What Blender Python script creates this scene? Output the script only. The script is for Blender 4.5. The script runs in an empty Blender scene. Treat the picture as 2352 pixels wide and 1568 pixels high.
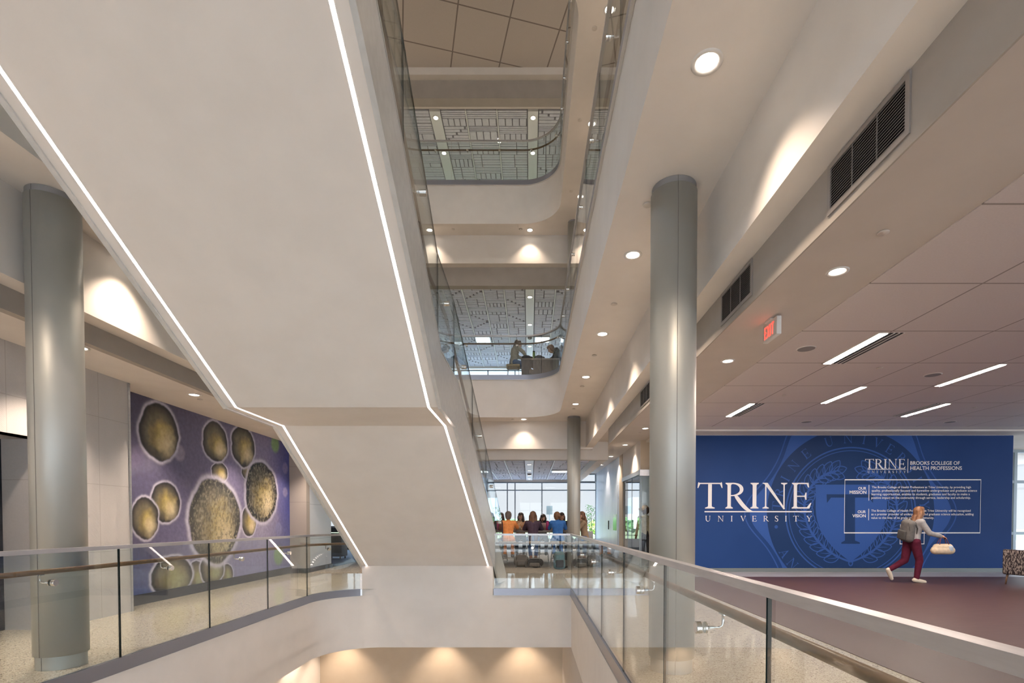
import bpy, bmesh, math, random
import numpy as np
from mathutils import Vector, Matrix
from mathutils.geometry import tessellate_polygon
random.seed(7)
D = bpy.data
COL = bpy.context.scene.collection
SC = bpy.context.scene

# ------------------------------------------------------------------ camera, world, exposure
EYE = 1.28
cam_data = D.cameras.new('camera'); cam_data.lens = 18; cam_data.sensor_width = 36
cam_data.shift_x = -41 / 2352; cam_data.shift_y = 440.6 / 2352
cam_data.clip_start = 0.05; cam_data.clip_end = 500
cam = D.objects.new('camera', cam_data); COL.objects.link(cam)
cam.location = (0, 0, EYE); cam.rotation_euler = (math.radians(88.8), 0, 0)
SC.camera = cam
SC.view_settings.view_transform = 'Standard'
SC.view_settings.look = 'None'
SC.view_settings.exposure = 1.03
SC.view_settings.gamma = 1.0
SC.view_settings.use_curve_mapping = False
SC.cycles.max_bounces = 6; SC.cycles.diffuse_bounces = 3; SC.cycles.adaptive_threshold = 0.12; SC.cycles.adaptive_min_samples = 16; SC.cycles.glossy_bounces = 3; SC.cycles.transparent_max_bounces = 20; SC.cycles.caustics_reflective = False; SC.cycles.caustics_refractive = False

world = D.worlds.new('sky'); SC.world = world; world.use_nodes = True
wn = world.node_tree.nodes; wl = world.node_tree.links
for n in list(wn): wn.remove(n)
w_out = wn.new('ShaderNodeOutputWorld'); w_bg = wn.new('ShaderNodeBackground')
w_tc = wn.new('ShaderNodeTexCoord'); w_sep = wn.new('ShaderNodeSeparateXYZ')
w_rz = wn.new('ShaderNodeValToRGB'); w_rz.color_ramp.elements[0].position = 0.0
w_rz.color_ramp.elements[0].color = (0.86, 0.93, 1.0, 1); w_rz.color_ramp.elements[1].position = 0.4
w_rz.color_ramp.elements[1].color = (0.36, 0.60, 1.0, 1)
w_noise = wn.new('ShaderNodeTexNoise'); w_noise.inputs['Scale'].default_value = 5
w_mix = wn.new('ShaderNodeMix'); w_mix.data_type = 'RGBA'
w_str = wn.new('ShaderNodeMapRange')      # the sky is brighter on the sunny side of the building (-Y)
w_str.inputs['From Min'].default_value = -1; w_str.inputs['From Max'].default_value = 0.2
w_str.inputs['To Min'].default_value = 2.0; w_str.inputs['To Max'].default_value = 0.46
wl.new(w_tc.outputs['Generated'], w_sep.inputs[0]); wl.new(w_sep.outputs[2], w_rz.inputs[0])
wl.new(w_tc.outputs['Generated'], w_noise.inputs['Vector'])
wl.new(w_noise.outputs[0], w_mix.inputs[0]); wl.new(w_rz.outputs[0], w_mix.inputs[6])
w_mix.inputs[7].default_value = (0.95, 0.97, 1.0, 1)
w_el = wn.new('ShaderNodeMapRange')       # and brighter overhead than at the hazy horizon
w_el.inputs['From Min'].default_value = 0.11; w_el.inputs['From Max'].default_value = 0.5
w_el.inputs['To Min'].default_value = 1.0; w_el.inputs['To Max'].default_value = 5.5
w_mul = wn.new('ShaderNodeMath'); w_mul.operation = 'MULTIPLY'
wl.new(w_sep.outputs[2], w_el.inputs['Value']); wl.new(w_el.outputs[0], w_mul.inputs[0]); wl.new(w_str.outputs[0], w_mul.inputs[1])
wl.new(w_sep.outputs[1], w_str.inputs['Value'])
wl.new(w_mix.outputs[2], w_bg.inputs[0]); wl.new(w_mul.outputs[0], w_bg.inputs[1])
wl.new(w_bg.outputs[0], w_out.inputs[0])

WARM = (1.0, 0.79, 0.61); NEUT = (1.0, 0.91, 0.82)
SPOT_W = 66.0          # watts of one recessed downlight

# ------------------------------------------------------------------ materials
MATS = {}
def principled(name, col, rough=0.5, metal=0.0, spec=0.5, emis=None, estr=0.0, coat=0.0):
    m = D.materials.new(name); m.use_nodes = True
    b = m.node_tree.nodes['Principled BSDF']
    b.inputs['Base Color'].default_value = (*col, 1); b.inputs['Roughness'].default_value = rough
    b.inputs['Metallic'].default_value = metal; b.inputs['Specular IOR Level'].default_value = spec
    b.inputs['Coat Weight'].default_value = coat
    if emis: b.inputs['Emission Color'].default_value = (*emis, 1); b.inputs['Emission Strength'].default_value = estr
    MATS[name] = m
    return m
def N(m, t, **kw):
    n = m.node_tree.nodes.new(t)
    for k, v in kw.items():
        if k in n.inputs: n.inputs[k].default_value = v
        else: setattr(n, k, v)
    return n
def L(m, a, b): m.node_tree.links.new(a, b)
def coords(m, scale=(1, 1, 1), rot=0.0, loc=(0, 0, 0)):
    tc = N(m, 'ShaderNodeTexCoord'); mp = N(m, 'ShaderNodeMapping')
    mp.inputs['Scale'].default_value = scale; mp.inputs['Rotation'].default_value = (0, 0, rot); mp.inputs['Location'].default_value = loc
    L(m, tc.outputs['Object'], mp.inputs['Vector']); return mp.outputs[0]
def mottled(name, c1, c2, scale=8, rough=0.5, metal=0.0, bump=0.0, stretch=(1, 1, 1), spec=0.5, detail=4, lo=0.35, hi=0.65):
    m = principled(name, c1, rough, metal, spec); b = m.node_tree.nodes['Principled BSDF']
    v = coords(m, stretch)
    nz = N(m, 'ShaderNodeTexNoise', Scale=scale, Detail=detail); L(m, v, nz.inputs['Vector'])
    r = N(m, 'ShaderNodeValToRGB'); r.color_ramp.elements[0].position = lo; r.color_ramp.elements[1].position = hi
    r.color_ramp.elements[0].color = (*c1, 1); r.color_ramp.elements[1].color = (*c2, 1)
    L(m, nz.outputs[0], r.inputs[0]); L(m, r.outputs[0], b.inputs['Base Color'])
    if bump:
        bp = N(m, 'ShaderNodeBump', Strength=bump, Distance=0.01); L(m, nz.outputs[0], bp.inputs['Height']); L(m, bp.outputs[0], b.inputs['Normal'])
    return m
def tiles(name, c_tile, c_line, ox, oy, px, py, w, rot=0.0, rough=0.8, axes=(0, 1), speck=0.03):
    """panels split by thin joint lines"""
    m = principled(name, c_tile, rough, spec=0.2); b = m.node_tree.nodes['Principled BSDF']
    v = coords(m, rot=rot)
    sp = N(m, 'ShaderNodeSeparateXYZ'); L(m, v, sp.inputs[0])
    outs = []
    for ax, o, p in ((axes[0], ox, px), (axes[1], oy, py)):
        a = N(m, 'ShaderNodeMath', operation='SUBTRACT'); L(m, sp.outputs[ax], a.inputs[0]); a.inputs[1].default_value = o
        c = N(m, 'ShaderNodeMath', operation='PINGPONG'); L(m, a.outputs[0], c.inputs[0]); c.inputs[1].default_value = p / 2
        d = N(m, 'ShaderNodeMath', operation='LESS_THAN'); L(m, c.outputs[0], d.inputs[0]); d.inputs[1].default_value = w / 2
        outs.append(d.outputs[0])
    mx = N(m, 'ShaderNodeMath', operation='MAXIMUM'); L(m, outs[0], mx.inputs[0]); L(m, outs[1], mx.inputs[1])
    mix = N(m, 'ShaderNodeMix', data_type='RGBA'); L(m, mx.outputs[0], mix.inputs[0])
    nz = N(m, 'ShaderNodeTexNoise', Scale=60.0); L(m, v, nz.inputs['Vector'])
    r = N(m, 'ShaderNodeValToRGB'); r.color_ramp.elements[0].color = (*[x * (1 - speck * 3) for x in c_tile], 1); r.color_ramp.elements[1].color = (*[min(1, x * (1 + speck)) for x in c_tile], 1)
    L(m, nz.outputs[0], r.inputs[0]); L(m, r.outputs[0], mix.inputs[6]); mix.inputs[7].default_value = (*c_line, 1)
    L(m, mix.outputs[2], b.inputs['Base Color']); return m

gyp = mottled('painted_drywall', (0.79, 0.74, 0.69), (0.82, 0.77, 0.72), 3, 0.75, spec=0.25)
beige = mottled('beige_drywall', (0.60, 0.50, 0.38), (0.63, 0.53, 0.41), 3, 0.8, spec=0.2)
bulk = mottled('warm_grey_drywall', (0.64, 0.59, 0.54), (0.66, 0.61, 0.56), 3, 0.8, spec=0.2)
frosty = mottled('pale_wall_panel', (0.66, 0.74, 0.86), (0.72, 0.80, 0.90), 2, 0.35, stretch=(1, 1, 0.2))
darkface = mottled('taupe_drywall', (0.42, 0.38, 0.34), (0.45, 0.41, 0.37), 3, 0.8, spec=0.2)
steelpaint = mottled('pearl_painted_steel', (0.60, 0.61, 0.61), (0.66, 0.67, 0.67), 14, 0.30, metal=0.25, bump=0.01)
colmetal = principled('brushed_pearl_metal', (0.43, 0.435, 0.41), 0.46, 0.45)
collar_m = principled('grey_collar', (0.30, 0.30, 0.31), 0.5, 0.3)
joint_m = principled('dark_seam', (0.16, 0.15, 0.14), 0.6)
fascia_m = principled('grey_anodised_aluminium', (0.30, 0.31, 0.36), 0.35, 0.6)
cap_m = mottled('brushed_aluminium', (0.50, 0.50, 0.52), (0.57, 0.57, 0.59), 40, 0.40, metal=0.75, stretch=(1, .1, 1))
chrome = principled('stainless_steel', (0.72, 0.70, 0.66), 0.16, 1.0)
blackgap = principled('black_gasket', (0.02, 0.022, 0.02), 0.4)
edge_m = principled('dark_glass_edge', (0.008, 0.020, 0.020), 0.35, spec=0.25)
led = principled('led_strip', (1, 1, 1), 0.5, emis=(1.0, 0.80, 0.72), estr=7.0)
lens = principled('lit_lamp_lens', (1, 1, 1), 0.5, emis=(1.0, 0.90, 0.78), estr=6.0)
linlamp = principled('lit_linear_lens', (1, 1, 1), 0.5, emis=(1.0, 0.84, 0.72), estr=5.0)
trimw = principled('white_lamp_trim', (0.75, 0.72, 0.68), 0.45)
disc_m = principled('white_cover_disc', (0.66, 0.61, 0.55), 0.5)
spk_m = principled('grey_speaker_mesh', (0.30, 0.29, 0.29), 0.7)
black_m = principled('matt_black', (0.02, 0.02, 0.022), 0.6)
white_m = principled('matt_white', (0.80, 0.79, 0.77), 0.5)
rail_wood = mottled('oak_handrail', (0.12, 0.062, 0.025), (0.19, 0.10, 0.045), 10, 0.35, stretch=(6, 1, 6))
mull_m = principled('grey_window_mullion', (0.25, 0.29, 0.32), 0.4, 0.4)
base_m = principled('dark_grey_baseboard', (0.035, 0.037, 0.045), 0.55, spec=0.3)
tile_r = tiles('acoustic_ceiling_tile', (0.74, 0.68, 0.665), (0.36, 0.32, 0.305), 4.36, 3.75, 1.222, 1.228, 0.02)
tile_t = tiles('large_ceiling_panels', (0.62, 0.56, 0.51), (0.27, 0.23, 0.205), 0.2, 1.1, 1.30, 1.30, 0.035, rot=math.radians(-14.5))
panelwall = tiles('textured_wall_panel', (0.56, 0.545, 0.55), (0.42, 0.40, 0.40), 5.65, -0.01, 0.603, 0.90, 0.008, axes=(1, 2), rough=0.55)

def add_waves(m):   # faint curved ribs pressed in the panels
    b = m.node_tree.nodes['Principled BSDF']; v = coords(m)
    w = N(m, 'ShaderNodeTexWave', wave_type='BANDS', bands_direction='Y', Scale=1.6, Distortion=2.2, Detail=0.0); w.inputs['Detail Scale'].default_value = 0.4
    L(m, v, w.inputs['Vector'])
    w2 = N(m, 'ShaderNodeTexWave', wave_type='BANDS', bands_direction='DIAGONAL', Scale=28.0); L(m, v, w2.inputs['Vector'])
    mu = N(m, 'ShaderNodeMath', operation='MULTIPLY'); L(m, w.outputs[1], mu.inputs[0]); L(m, w2.outputs[1], mu.inputs[1])
    bp = N(m, 'ShaderNodeBump', Strength=0.2, Distance=0.01); L(m, mu.outputs[0], bp.inputs['Height']); L(m, bp.outputs[0], b.inputs['Normal'])
add_waves(panelwall)

def terrazzo():
    m = principled('polished_terrazzo', (0.6, 0.55, 0.46), 0.07, coat=0.0); b = m.node_tree.nodes['Principled BSDF']
    v = coords(m)
    vo = N(m, 'ShaderNodeTexVoronoi', Scale=115.0); L(m, v, vo.inputs['Vector'])
    r = N(m, 'ShaderNodeValToRGB'); e = r.color_ramp.elements
    e[0].position = 0.0; e[0].color = (0.16, 0.12, 0.09, 1); e[1].position = 1.0; e[1].color = (0.68, 0.63, 0.55, 1)
    for p, c in ((0.07, (0.22, 0.17, 0.12)), (0.10, (0.45, 0.395, 0.32)), (0.5, (0.51, 0.455, 0.375)), (0.9, (0.55, 0.49, 0.41)), (0.94, (0.72, 0.66, 0.56))):
        x = e.new(p); x.color = (*c, 1)
    sc = N(m, 'ShaderNodeSeparateColor'); L(m, vo.outputs['Color'], sc.inputs[0]); L(m, sc.outputs[0], r.inputs[0])
    L(m, r.outputs[0], b.inputs['Base Color'])
    nz = N(m, 'ShaderNodeTexNoise', Scale=2.2); L(m, v, nz.inputs['Vector'])
    bp = N(m, 'ShaderNodeBump', Strength=0.04, Distance=0.02); L(m, nz.outputs[0], bp.inputs['Height']); L(m, bp.outputs[0], b.inputs['Normal'])
    return m
terr = terrazzo()
def planks(name, c1, c2):
    m = mottled(name, c1, c2, 5, 0.45, spec=0.35, stretch=(0.5, 9, 1), lo=0.3, hi=0.7); return m
lvt = planks('dark_plum_plank_floor', (0.060, 0.028, 0.027), (0.092, 0.047, 0.043))
strip_m = mottled('pale_grey_floor_border', (0.36, 0.36, 0.38), (0.42, 0.42, 0.44), 90, 0.35)
carpet = mottled('speckled_carpet', (0.14, 0.125, 0.12), (0.50, 0.43, 0.36), 45, 0.95, spec=0.1, lo=0.42, hi=0.58, stretch=(1, 2.2, 1))
bluecarpet = mottled('blue_grey_carpet', (0.10, 0.14, 0.20), (0.18, 0.24, 0.32), 30, 0.7, spec=0.2)
grille_m = principled('grey_grille_metal', (0.36, 0.33, 0.31), 0.45, 0.3)
lawn_m = mottled('lawn', (0.17, 0.22, 0.09), (0.26, 0.31, 0.13), 0.4, 0.9)
leaf_m = mottled('tree_leaves', (0.05, 0.16, 0.05), (0.20, 0.36, 0.12), 1.2, 0.8)
leaf2_m = mottled('bright_leaves', (0.22, 0.36, 0.05), (0.50, 0.60, 0.12), 1.5, 0.8)
bark_m = principled('bark', (0.12, 0.08, 0.05), 0.9)

def glassmat(name, tint, extra=0.0, rough=0.0):
    m = D.materials.new(name); m.use_nodes = True; nt = m.node_tree
    for n in list(nt.nodes): nt.nodes.remove(n)
    o = N(m, 'ShaderNodeOutputMaterial'); t = N(m, 'ShaderNodeBsdfTransparent'); g = N(m, 'ShaderNodeBsdfGlossy'); mx = N(m, 'ShaderNodeMixShader')
    t.inputs[0].default_value = (*tint, 1); g.inputs['Roughness'].default_value = rough; g.inputs[0].default_value = (1, 1, 1, 1)
    lw = N(m, 'ShaderNodeFresnel', IOR=1.45)
    ge = N(m, 'ShaderNodeNewGeometry'); mr = N(m, 'ShaderNodeMapRange'); mr.inputs['To Min'].default_value = 1.45; mr.inputs['To Max'].default_value = 1 / 1.45
    L(m, ge.outputs['Backfacing'], mr.inputs['Value']); L(m, mr.outputs[0], lw.inputs['IOR'])
    ad = N(m, 'ShaderNodeMath', operation='ADD'); ad.inputs[1].default_value = extra; ad.use_clamp = True
    L(m, lw.outputs[0], ad.inputs[0]); L(m, ad.outputs[0], mx.inputs[0])
    L(m, t.outputs[0], mx.inputs[1]); L(m, g.outputs[0], mx.inputs[2]); L(m, mx.outputs[0], o.inputs[0])
    MATS[name] = m; return m
railglass = glassmat('railing_glass', (0.915, 0.958, 0.965), 0.012)
winglass = glassmat('window_glass', (0.95, 0.975, 0.98))

# ------------------------------------------------------------------ mesh collector
class MB:
    def __init__(s): s.v = []; s.f = []; s.m = []; s.s = []
    def add(s, vs, fs, mi=0, smooth=False):
        o = len(s.v); s.v += [tuple(p) for p in vs]
        for f in fs: s.f.append([o + i for i in f]); s.m.append(mi); s.s.append(smooth)
        return s
    def box(s, x0, x1, y0, y1, z0, z1, mi=0):
        v = [(x, y, z) for z in (z0, z1) for y in (y0, y1) for x in (x0, x1)]
        return s.add(v, [(0, 2, 3, 1), (4, 5, 7, 6), (0, 1, 5, 4), (2, 6, 7, 3), (0, 4, 6, 2), (1, 3, 7, 5)], mi)
    def rbox(s, c, size, r=0.01, mi=0, rot=None, seg=2):
        bm = bmesh.new(); bmesh.ops.create_cube(bm, size=1.0)
        bmesh.ops.scale(bm, vec=size, verts=bm.verts)
        bmesh.ops.bevel(bm, geom=bm.edges[:], offset=r, segments=seg, affect='EDGES', profile=0.5)
        M = Matrix.Translation(c) @ (rot.to_4x4() if rot else Matrix.Identity(4))
        bmesh.ops.transform(bm, matrix=M, verts=bm.verts)
        bm.verts.index_update()
        s.add([v.co[:] for v in bm.verts], [[v.index for v in f.verts] for f in bm.faces], mi, True); bm.free(); return s
    def quad(s, a, b, c, d, mi=0): return s.add([a, b, c, d], [(0, 1, 2, 3)], mi)
    def prism(s, poly, axis, a0, a1, mi=0):
        """poly in the two other axes (in xyz order), extruded along axis"""
        def P(p, a):
            q = list(p); q.insert(axis, a); return tuple(q)
        n = len(poly); v = [P(p, a0) for p in poly] + [P(p, a1) for p in poly]
        fs = [tuple(range(n)), tuple(range(2 * n - 1, n - 1, -1))] + [(i, i + n, (i + 1) % n + n, (i + 1) % n) for i in range(n)]
        return s.add(v, fs, mi)
    def tube(s, path, r, mi=0, seg=10, caps=True):
        P = [Vector(p) for p in path]; n = len(P); rs = r if isinstance(r, (list, tuple)) else [r] * n
        rings = []; up = None
        for i in range(n):
            t = (P[min(i + 1, n - 1)] - P[max(i - 1, 0)]).normalized()
            if up is None:
                up = Vector((0, 0, 1)) if abs(t.z) < 0.9 else Vector((1, 0, 0))
            a = t.cross(up).normalized(); b = a.cross(t).normalized(); up = b
            rings.append([P[i] + (a * math.cos(2 * math.pi * k / seg) + b * math.sin(2 * math.pi * k / seg)) * rs[i] for k in range(seg)])
        v = [q for rg in rings for q in rg]
        fs = [(i * seg + k, i * seg + (k + 1) % seg, (i + 1) * seg + (k + 1) % seg, (i + 1) * seg + k) for i in range(n - 1) for k in range(seg)]
        s.add(v, fs, mi, True)
        if caps: s.add(rings[0], [tuple(range(seg))], mi); s.add(rings[-1], [tuple(range(seg))[::-1]], mi)
        return s
    def lathe(s, prof, c=(0, 0, 0), mi=0, seg=32, axis='z', smooth=True, caps=False):
        v = []
        for r, z in prof:
            for k in range(seg):
                a = 2 * math.pi * k / seg; p = (r * math.cos(a), r * math.sin(a), z)
                if axis == 'x': p = (z, p[0], p[1])
                if axis == 'y': p = (p[0], z, p[1])
                v.append((c[0] + p[0], c[1] + p[1], c[2] + p[2]))
        fs = [(i * seg + k, i * seg + (k + 1) % seg, (i + 1) * seg + (k + 1) % seg, (i + 1) * seg + k) for i in range(len(prof) - 1) for k in range(seg)]
        s.add(v, fs, mi, smooth)
        if caps:
            s.add(v[:seg], [tuple(range(seg))], mi); s.add(v[-seg:], [tuple(range(seg))], mi)
        return s
    def ball(s, c, r, mi=0, seg=14, rings=9):
        rr = r if isinstance(r, (tuple, list)) else (r, r, r); v = []
        for i in range(rings + 1):
            t = math.pi * i / rings
            for k in range(seg):
                a = 2 * math.pi * k / seg
                v.append((c[0] + rr[0] * math.sin(t) * math.cos(a), c[1] + rr[1] * math.sin(t) * math.sin(a), c[2] + rr[2] * math.cos(t)))
        fs = [(i * seg + k, i * seg + (k + 1) % seg, (i + 1) * seg + (k + 1) % seg, (i + 1) * seg + k) for i in range(rings) for k in range(seg)]
        return s.add(v, fs, mi, True)
    def build(s, name, mats, parent=None, loc=None, rz=0.0):
        me = D.meshes.new(name); me.from_pydata(s.v, [], s.f); me.update()
        mats = mats if isinstance(mats, (list, tuple)) else [mats]
        for m in mats: me.materials.append(m)
        me.polygons.foreach_set('material_index', s.m); me.polygons.foreach_set('use_smooth', s.s)
        bm = bmesh.new(); bm.from_mesh(me); bmesh.ops.remove_doubles(bm, verts=bm.verts, dist=1e-5)
        bmesh.ops.recalc_face_normals(bm, faces=bm.faces); bm.to_mesh(me); bm.free(); me.update()
        o = D.objects.new(name, me); COL.objects.link(o)
        if parent is not None: o.parent = parent
        if loc is not None: o.location = loc
        if rz: o.rotation_euler = (0, 0, rz)
        return o
def empty(name, label, cat, loc=(0, 0, 0), rz=0.0, group=None):
    o = D.objects.new(name, None); COL.objects.link(o); o.location = loc; o.rotation_euler = (0, 0, rz); o.empty_display_size = 0.1
    o['label'] = label; o['category'] = cat
    if group: o['group'] = group
    return o
def tag(o, label, cat, group=None, kind=None):
    o['label'] = label; o['category'] = cat
    if group: o['group'] = group
    if kind: o['kind'] = kind
    return o
def struct(mb, name, mats, **k):
    o = mb.build(name, mats, **k); o['kind'] = 'structure'; return o
def children(o): return [c for c in D.objects if c.parent is o]
def copy_tree(o, parent=None):
    c = o.copy(); COL.objects.link(c)
    if parent is not None: c.parent = parent
    for ch in children(o): copy_tree(ch, c)
    return c
ORD = ['first', 'second', 'third', 'fourth', 'fifth', 'sixth', 'seventh', 'eighth', 'ninth', 'tenth']

# ------------------------------------------------------------------ plan paths
def arc(cx, cy, r, a0, a1, n=28):
    return [(cx + r * math.cos(math.radians(a0 + (a1 - a0) * i / n)), cy + r * math.sin(math.radians(a0 + (a1 - a0) * i / n))) for i in range(n + 1)]
def offset(path, d, closed=False):
    """shift a plan path sideways: positive d is to the left of travel"""
    n = len(path); out = []
    for i in range(n):
        if closed: a, b = path[i - 1], path[(i + 1) % n]
        else: a, b = path[max(i - 1, 0)], path[min(i + 1, n - 1)]
        p = path[i]
        d1 = Vector((p[0] - a[0], p[1] - a[1])); d2 = Vector((b[0] - p[0], b[1] - p[1]))
        if d1.length < 1e-6: d1 = d2
        if d2.length < 1e-6: d2 = d1
        d1.normalize(); d2.normalize()
        n1 = Vector((-d1.y, d1.x)); n2 = Vector((-d2.y, d2.x)); m = (n1 + n2); m.normalize()
        k = d / max(0.3, m.dot(n1)); out.append((p[0] + m.x * k, p[1] + m.y * k))
    return out
def length(path): return sum(math.dist(path[i], path[i + 1]) for i in range(len(path) - 1))
def sub(path, s0, s1):
    """part of the path between two arc lengths"""
    out = []; acc = 0
    for i in range(len(path) - 1):
        a, b = path[i], path[i + 1]; l = math.dist(a, b)
        if l < 1e-9: continue
        def at(t): return (a[0] + (b[0] - a[0]) * t, a[1] + (b[1] - a[1]) * t)
        if acc + l >= s0 and acc <= s1:
            if not out: out.append(at(max(0, (s0 - acc) / l)))
            if acc + l <= s1: out.append(b)
            else: out.append(at((s1 - acc) / l)); break
        acc += l
    return out
def wallstrip(mb, path, z0, z1, d0, d1, mi=0, mi_end=None, closed=False):
    """a wall along the plan path between two side offsets"""
    A = offset(path, d0, closed); B = offset(path, d1, closed); n = len(path)
    rng = range(n if closed else n - 1)
    v = []
    for P in (A, B):
        for z in (z0, z1): v += [(p[0], p[1], z) for p in P]
    a0, a1, b0, b1 = 0, n, 2 * n, 3 * n
    fs = []
    for i in rng:
        j = (i + 1) % n
        fs += [(a0 + i, a0 + j, a1 + j, a1 + i), (b0 + j, b0 + i, b1 + i, b1 + j), (a1 + i, a1 + j, b1 + j, b1 + i), (a0 + j, a0 + i, b0 + i, b0 + j)]
    mb.add(v, fs, mi)
    if not closed:
        e = mi if mi_end is None else mi_end
        mb.add([v[a0], v[a1], v[b1], v[b0]], [(0, 1, 2, 3)], e); mb.add([v[a0 + n - 1], v[a1 + n - 1], v[b1 + n - 1], v[b0 + n - 1]], [(0, 1, 2, 3)], e)
    return mb
def holed(mb, outer, inner, z, mi=0):
    """flat plate with a hole"""
    lp = [[Vector((x, y, 0)) for x, y in outer], [Vector((x, y, 0)) for x, y in inner]]
    tri = tessellate_polygon(lp); pts = [(x, y, z) for x, y in outer] + [(x, y, z) for x, y in inner]
    return mb.add(pts, [tuple(t) for t in tri], mi)
# ------------------------------------------------------------------ building shell
XR, XU, XL, YF, YU = 0.80, 0.78, -3.86, 9.87, 13.95
Z3, Z4, C2, C3, C1 = 5.265, 10.456, 4.138, 9.32, -1.13
YB, YW = -7.0, 24.25            # glazed back and far fronts

hole2 = [(XR, -2.5), (XR, YF)] + arc(XL + 1.0, YF - 1.0, 1.0, 90, 180) + [(XL, -2.5)]
hole3 = [(XU, 1.75)] + arc(XU - 0.95, YU - 0.95, 0.95, 0, 90) + arc(XL + 0.95, YU - 0.95, 0.95, 90, 180) + [(XL, 1.75)]
hole4 = arc(XU - 0.9, 8.4, 0.9, -90, 0, 10) + arc(XU - 0.95, YU - 0.95, 0.95, 0, 90) + arc(XL + 0.95, YU - 0.95, 0.95, 90, 180) + arc(XL + 0.9, 8.4, 0.9, 180, 270)

# floors
m = MB(); holed(m, [(-12.5, YB), (20, YB), (20, YW), (-12.5, YW)], hole2, 0.0); struct(m, 'floor', terr)
m = MB(); holed(m, [(-6.3, YB), (3.6, YB), (3.6, YW), (-6.3, YW)], hole3, Z3); struct(m, 'floor', terr)
m = MB(); holed(m, [(-6.3, YB), (3.6, YB), (3.6, YW), (-6.3, YW)], hole4, Z4); struct(m, 'floor', terr)
m = MB(); m.box(-6.3, 3.6, YB, 14, -5.3, -5.2); struct(m, 'floor', terr)
m = MB(); m.box(3.14, 18, -6.5, 12.05, 0.001, 0.006); tag(struct(m, 'floor', lvt), 'dark plum plank flooring in front of the blue wall', 'floor')
m = MB(); m.box(3.16, 18, 12.05, 13.29, 0.001, 0.004); struct(m, 'floor', strip_m)
m = MB(); m.box(-5.66, 1.55, 12.97, 24.2, 0.001, 0.008); struct(m, 'floor', carpet)
m = MB(); m.box(-12.4, -5.68, 15.2, 24.2, 0.001, 0.008); struct(m, 'floor', bluecarpet)
# ceilings and slab undersides
m = MB(); holed(m, [(-4.6, YB), (1.78, YB), (1.78, 14.6), (-4.6, 14.6)], hole3, C2); struct(m, 'ceiling', gyp)
m = MB(); holed(m, [(-4.6, YB), (1.78, YB), (1.78, 14.6), (-4.6, 14.6)], hole4, C3); struct(m, 'ceiling', gyp)
m = MB(); holed(m, [(-6.3, YB), (XR, YB), (XR, 12.6), (-6.3, 12.6)], [(XR - .002, -2.5), (XR - .002, YF)] + hole2[2:], C1); struct(m, 'ceiling', gyp)
m = MB(); m.box(1.785, 3.275, YB, YW, 3.59, 3.66); struct(m, 'ceiling', bulk)
m = MB(); m.box(3.275, 20, YB, 12.32, 3.582, 3.66); struct(m, 'ceiling', tile_r)
m = MB(); m.box(3.275, 20, 12.32, 12.72, 3.582, 3.66); m.box(3.275, 20, 12.72, 17, 3.545, 3.66); struct(m, 'ceiling', gyp)
m = MB(); m.box(-6.2, -4.62, YB, 14.7, 3.28, 3.36); struct(m, 'ceiling', gyp)
m = MB(); m.box(-6.3, 3.6, YB, 14.52, 13.93, 14.0); struct(m, 'ceiling', tile_t)
m = MB(); m.box(-6.3, 3.6, 14.9, YW, 13.78, 13.86); struct(m, 'ceiling', gyp)
m = MB(); m.box(-12.5, 20, YB, YW, 14.6, 14.8); struct(m, 'ceiling', gyp)       # roof

def acoustic(x0, x1, y0, y1, z, strips, bands, seed):
    """relief ceiling: raised bars in patches, split by thin pale runners and smooth bands"""
    rnd = random.Random(seed); m = MB(); cuts = sorted([x0, x1] + [s for s in strips] + [b for bb in bands for b in bb])
    m.box(x0, x1, y0, y1, z + 0.035, z + 0.10, 1)
    for i in range(len(cuts) - 1):
        a, b = cuts[i], cuts[i + 1]
        if any(abs(a - bb[0]) < 1e-6 for bb in bands): continue
        a += 0.03; b -= 0.03; w = b - a
        if w < 0.2: continue
        y = y0 + 0.02
        while y < y1 - 0.1:
            d = min(0.62, y1 - y); k = rnd.random()
            if k < 0.45:                                  # bars running across
                nb = 5; st = d / nb; c = rnd.uniform(0.3, 0.7) * w
                for j in range(nb):
                    m.box(a, a + c - .02, y + j * st, y + j * st + st - 0.024, z, z + .04)
                    off = st * .5 if rnd.random() < .5 else 0
                    m.box(a + c + .01, b, y + j * st + (0 if j else 0), y + j * st + st - 0.024, z + .006 * (j % 2), z + .04)
            elif k < 0.8:                                 # half across, half along
                h = d * rnd.choice((.35, .5, .65)); nb = 4; st = h / nb
                for j in range(nb): m.box(a, b, y + j * st, y + (j + 1) * st - 0.024, z, z + .04)
                nb = rnd.choice((4, 5)); st = w / nb
                for j in range(nb): m.box(a + j * st, a + (j + 1) * st - .03, y + h, y + d - .03, z, z + .04)
            else:                                         # a diagonal through bars
                nb = 5; st = d / nb; f = rnd.random() < .5
                for j in range(nb):
                    t = (j + .5) / nb; t = t if f else 1 - t; cx = a + w * t
                    if cx - a > .06: m.box(a, cx - .03, y + j * st, y + (j + 1) * st - 0.024, z, z + .04)
                    if b - cx > .06: m.box(cx + .03, b, y + j * st, y + (j + 1) * st - 0.024, z, z + .04)
            y += d
    for s in strips: m.box(s - .018, s + .018, y0, y1, z - .012, z + .05, 2)
    for b0, b1 in bands: m.box(b0, b1, y0, y1, z - .03, z + .05, 2)
    struct(m, 'ceiling', [ac_m, ac_gap, ac_white])
ac_m = mottled('relief_ceiling_panel', (0.70, 0.71, 0.78), (0.76, 0.77, 0.84), 10, 0.8)
ac_gap = principled('relief_ceiling_gap', (0.30, 0.30, 0.34), 0.9)
ac_white = principled('white_ceiling_runner', (0.86, 0.87, 0.88), 0.5)
runs = [-0.83 - .66 * k for k in range(1, 14)] + [-0.83, 0.80, 1.46]
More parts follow.
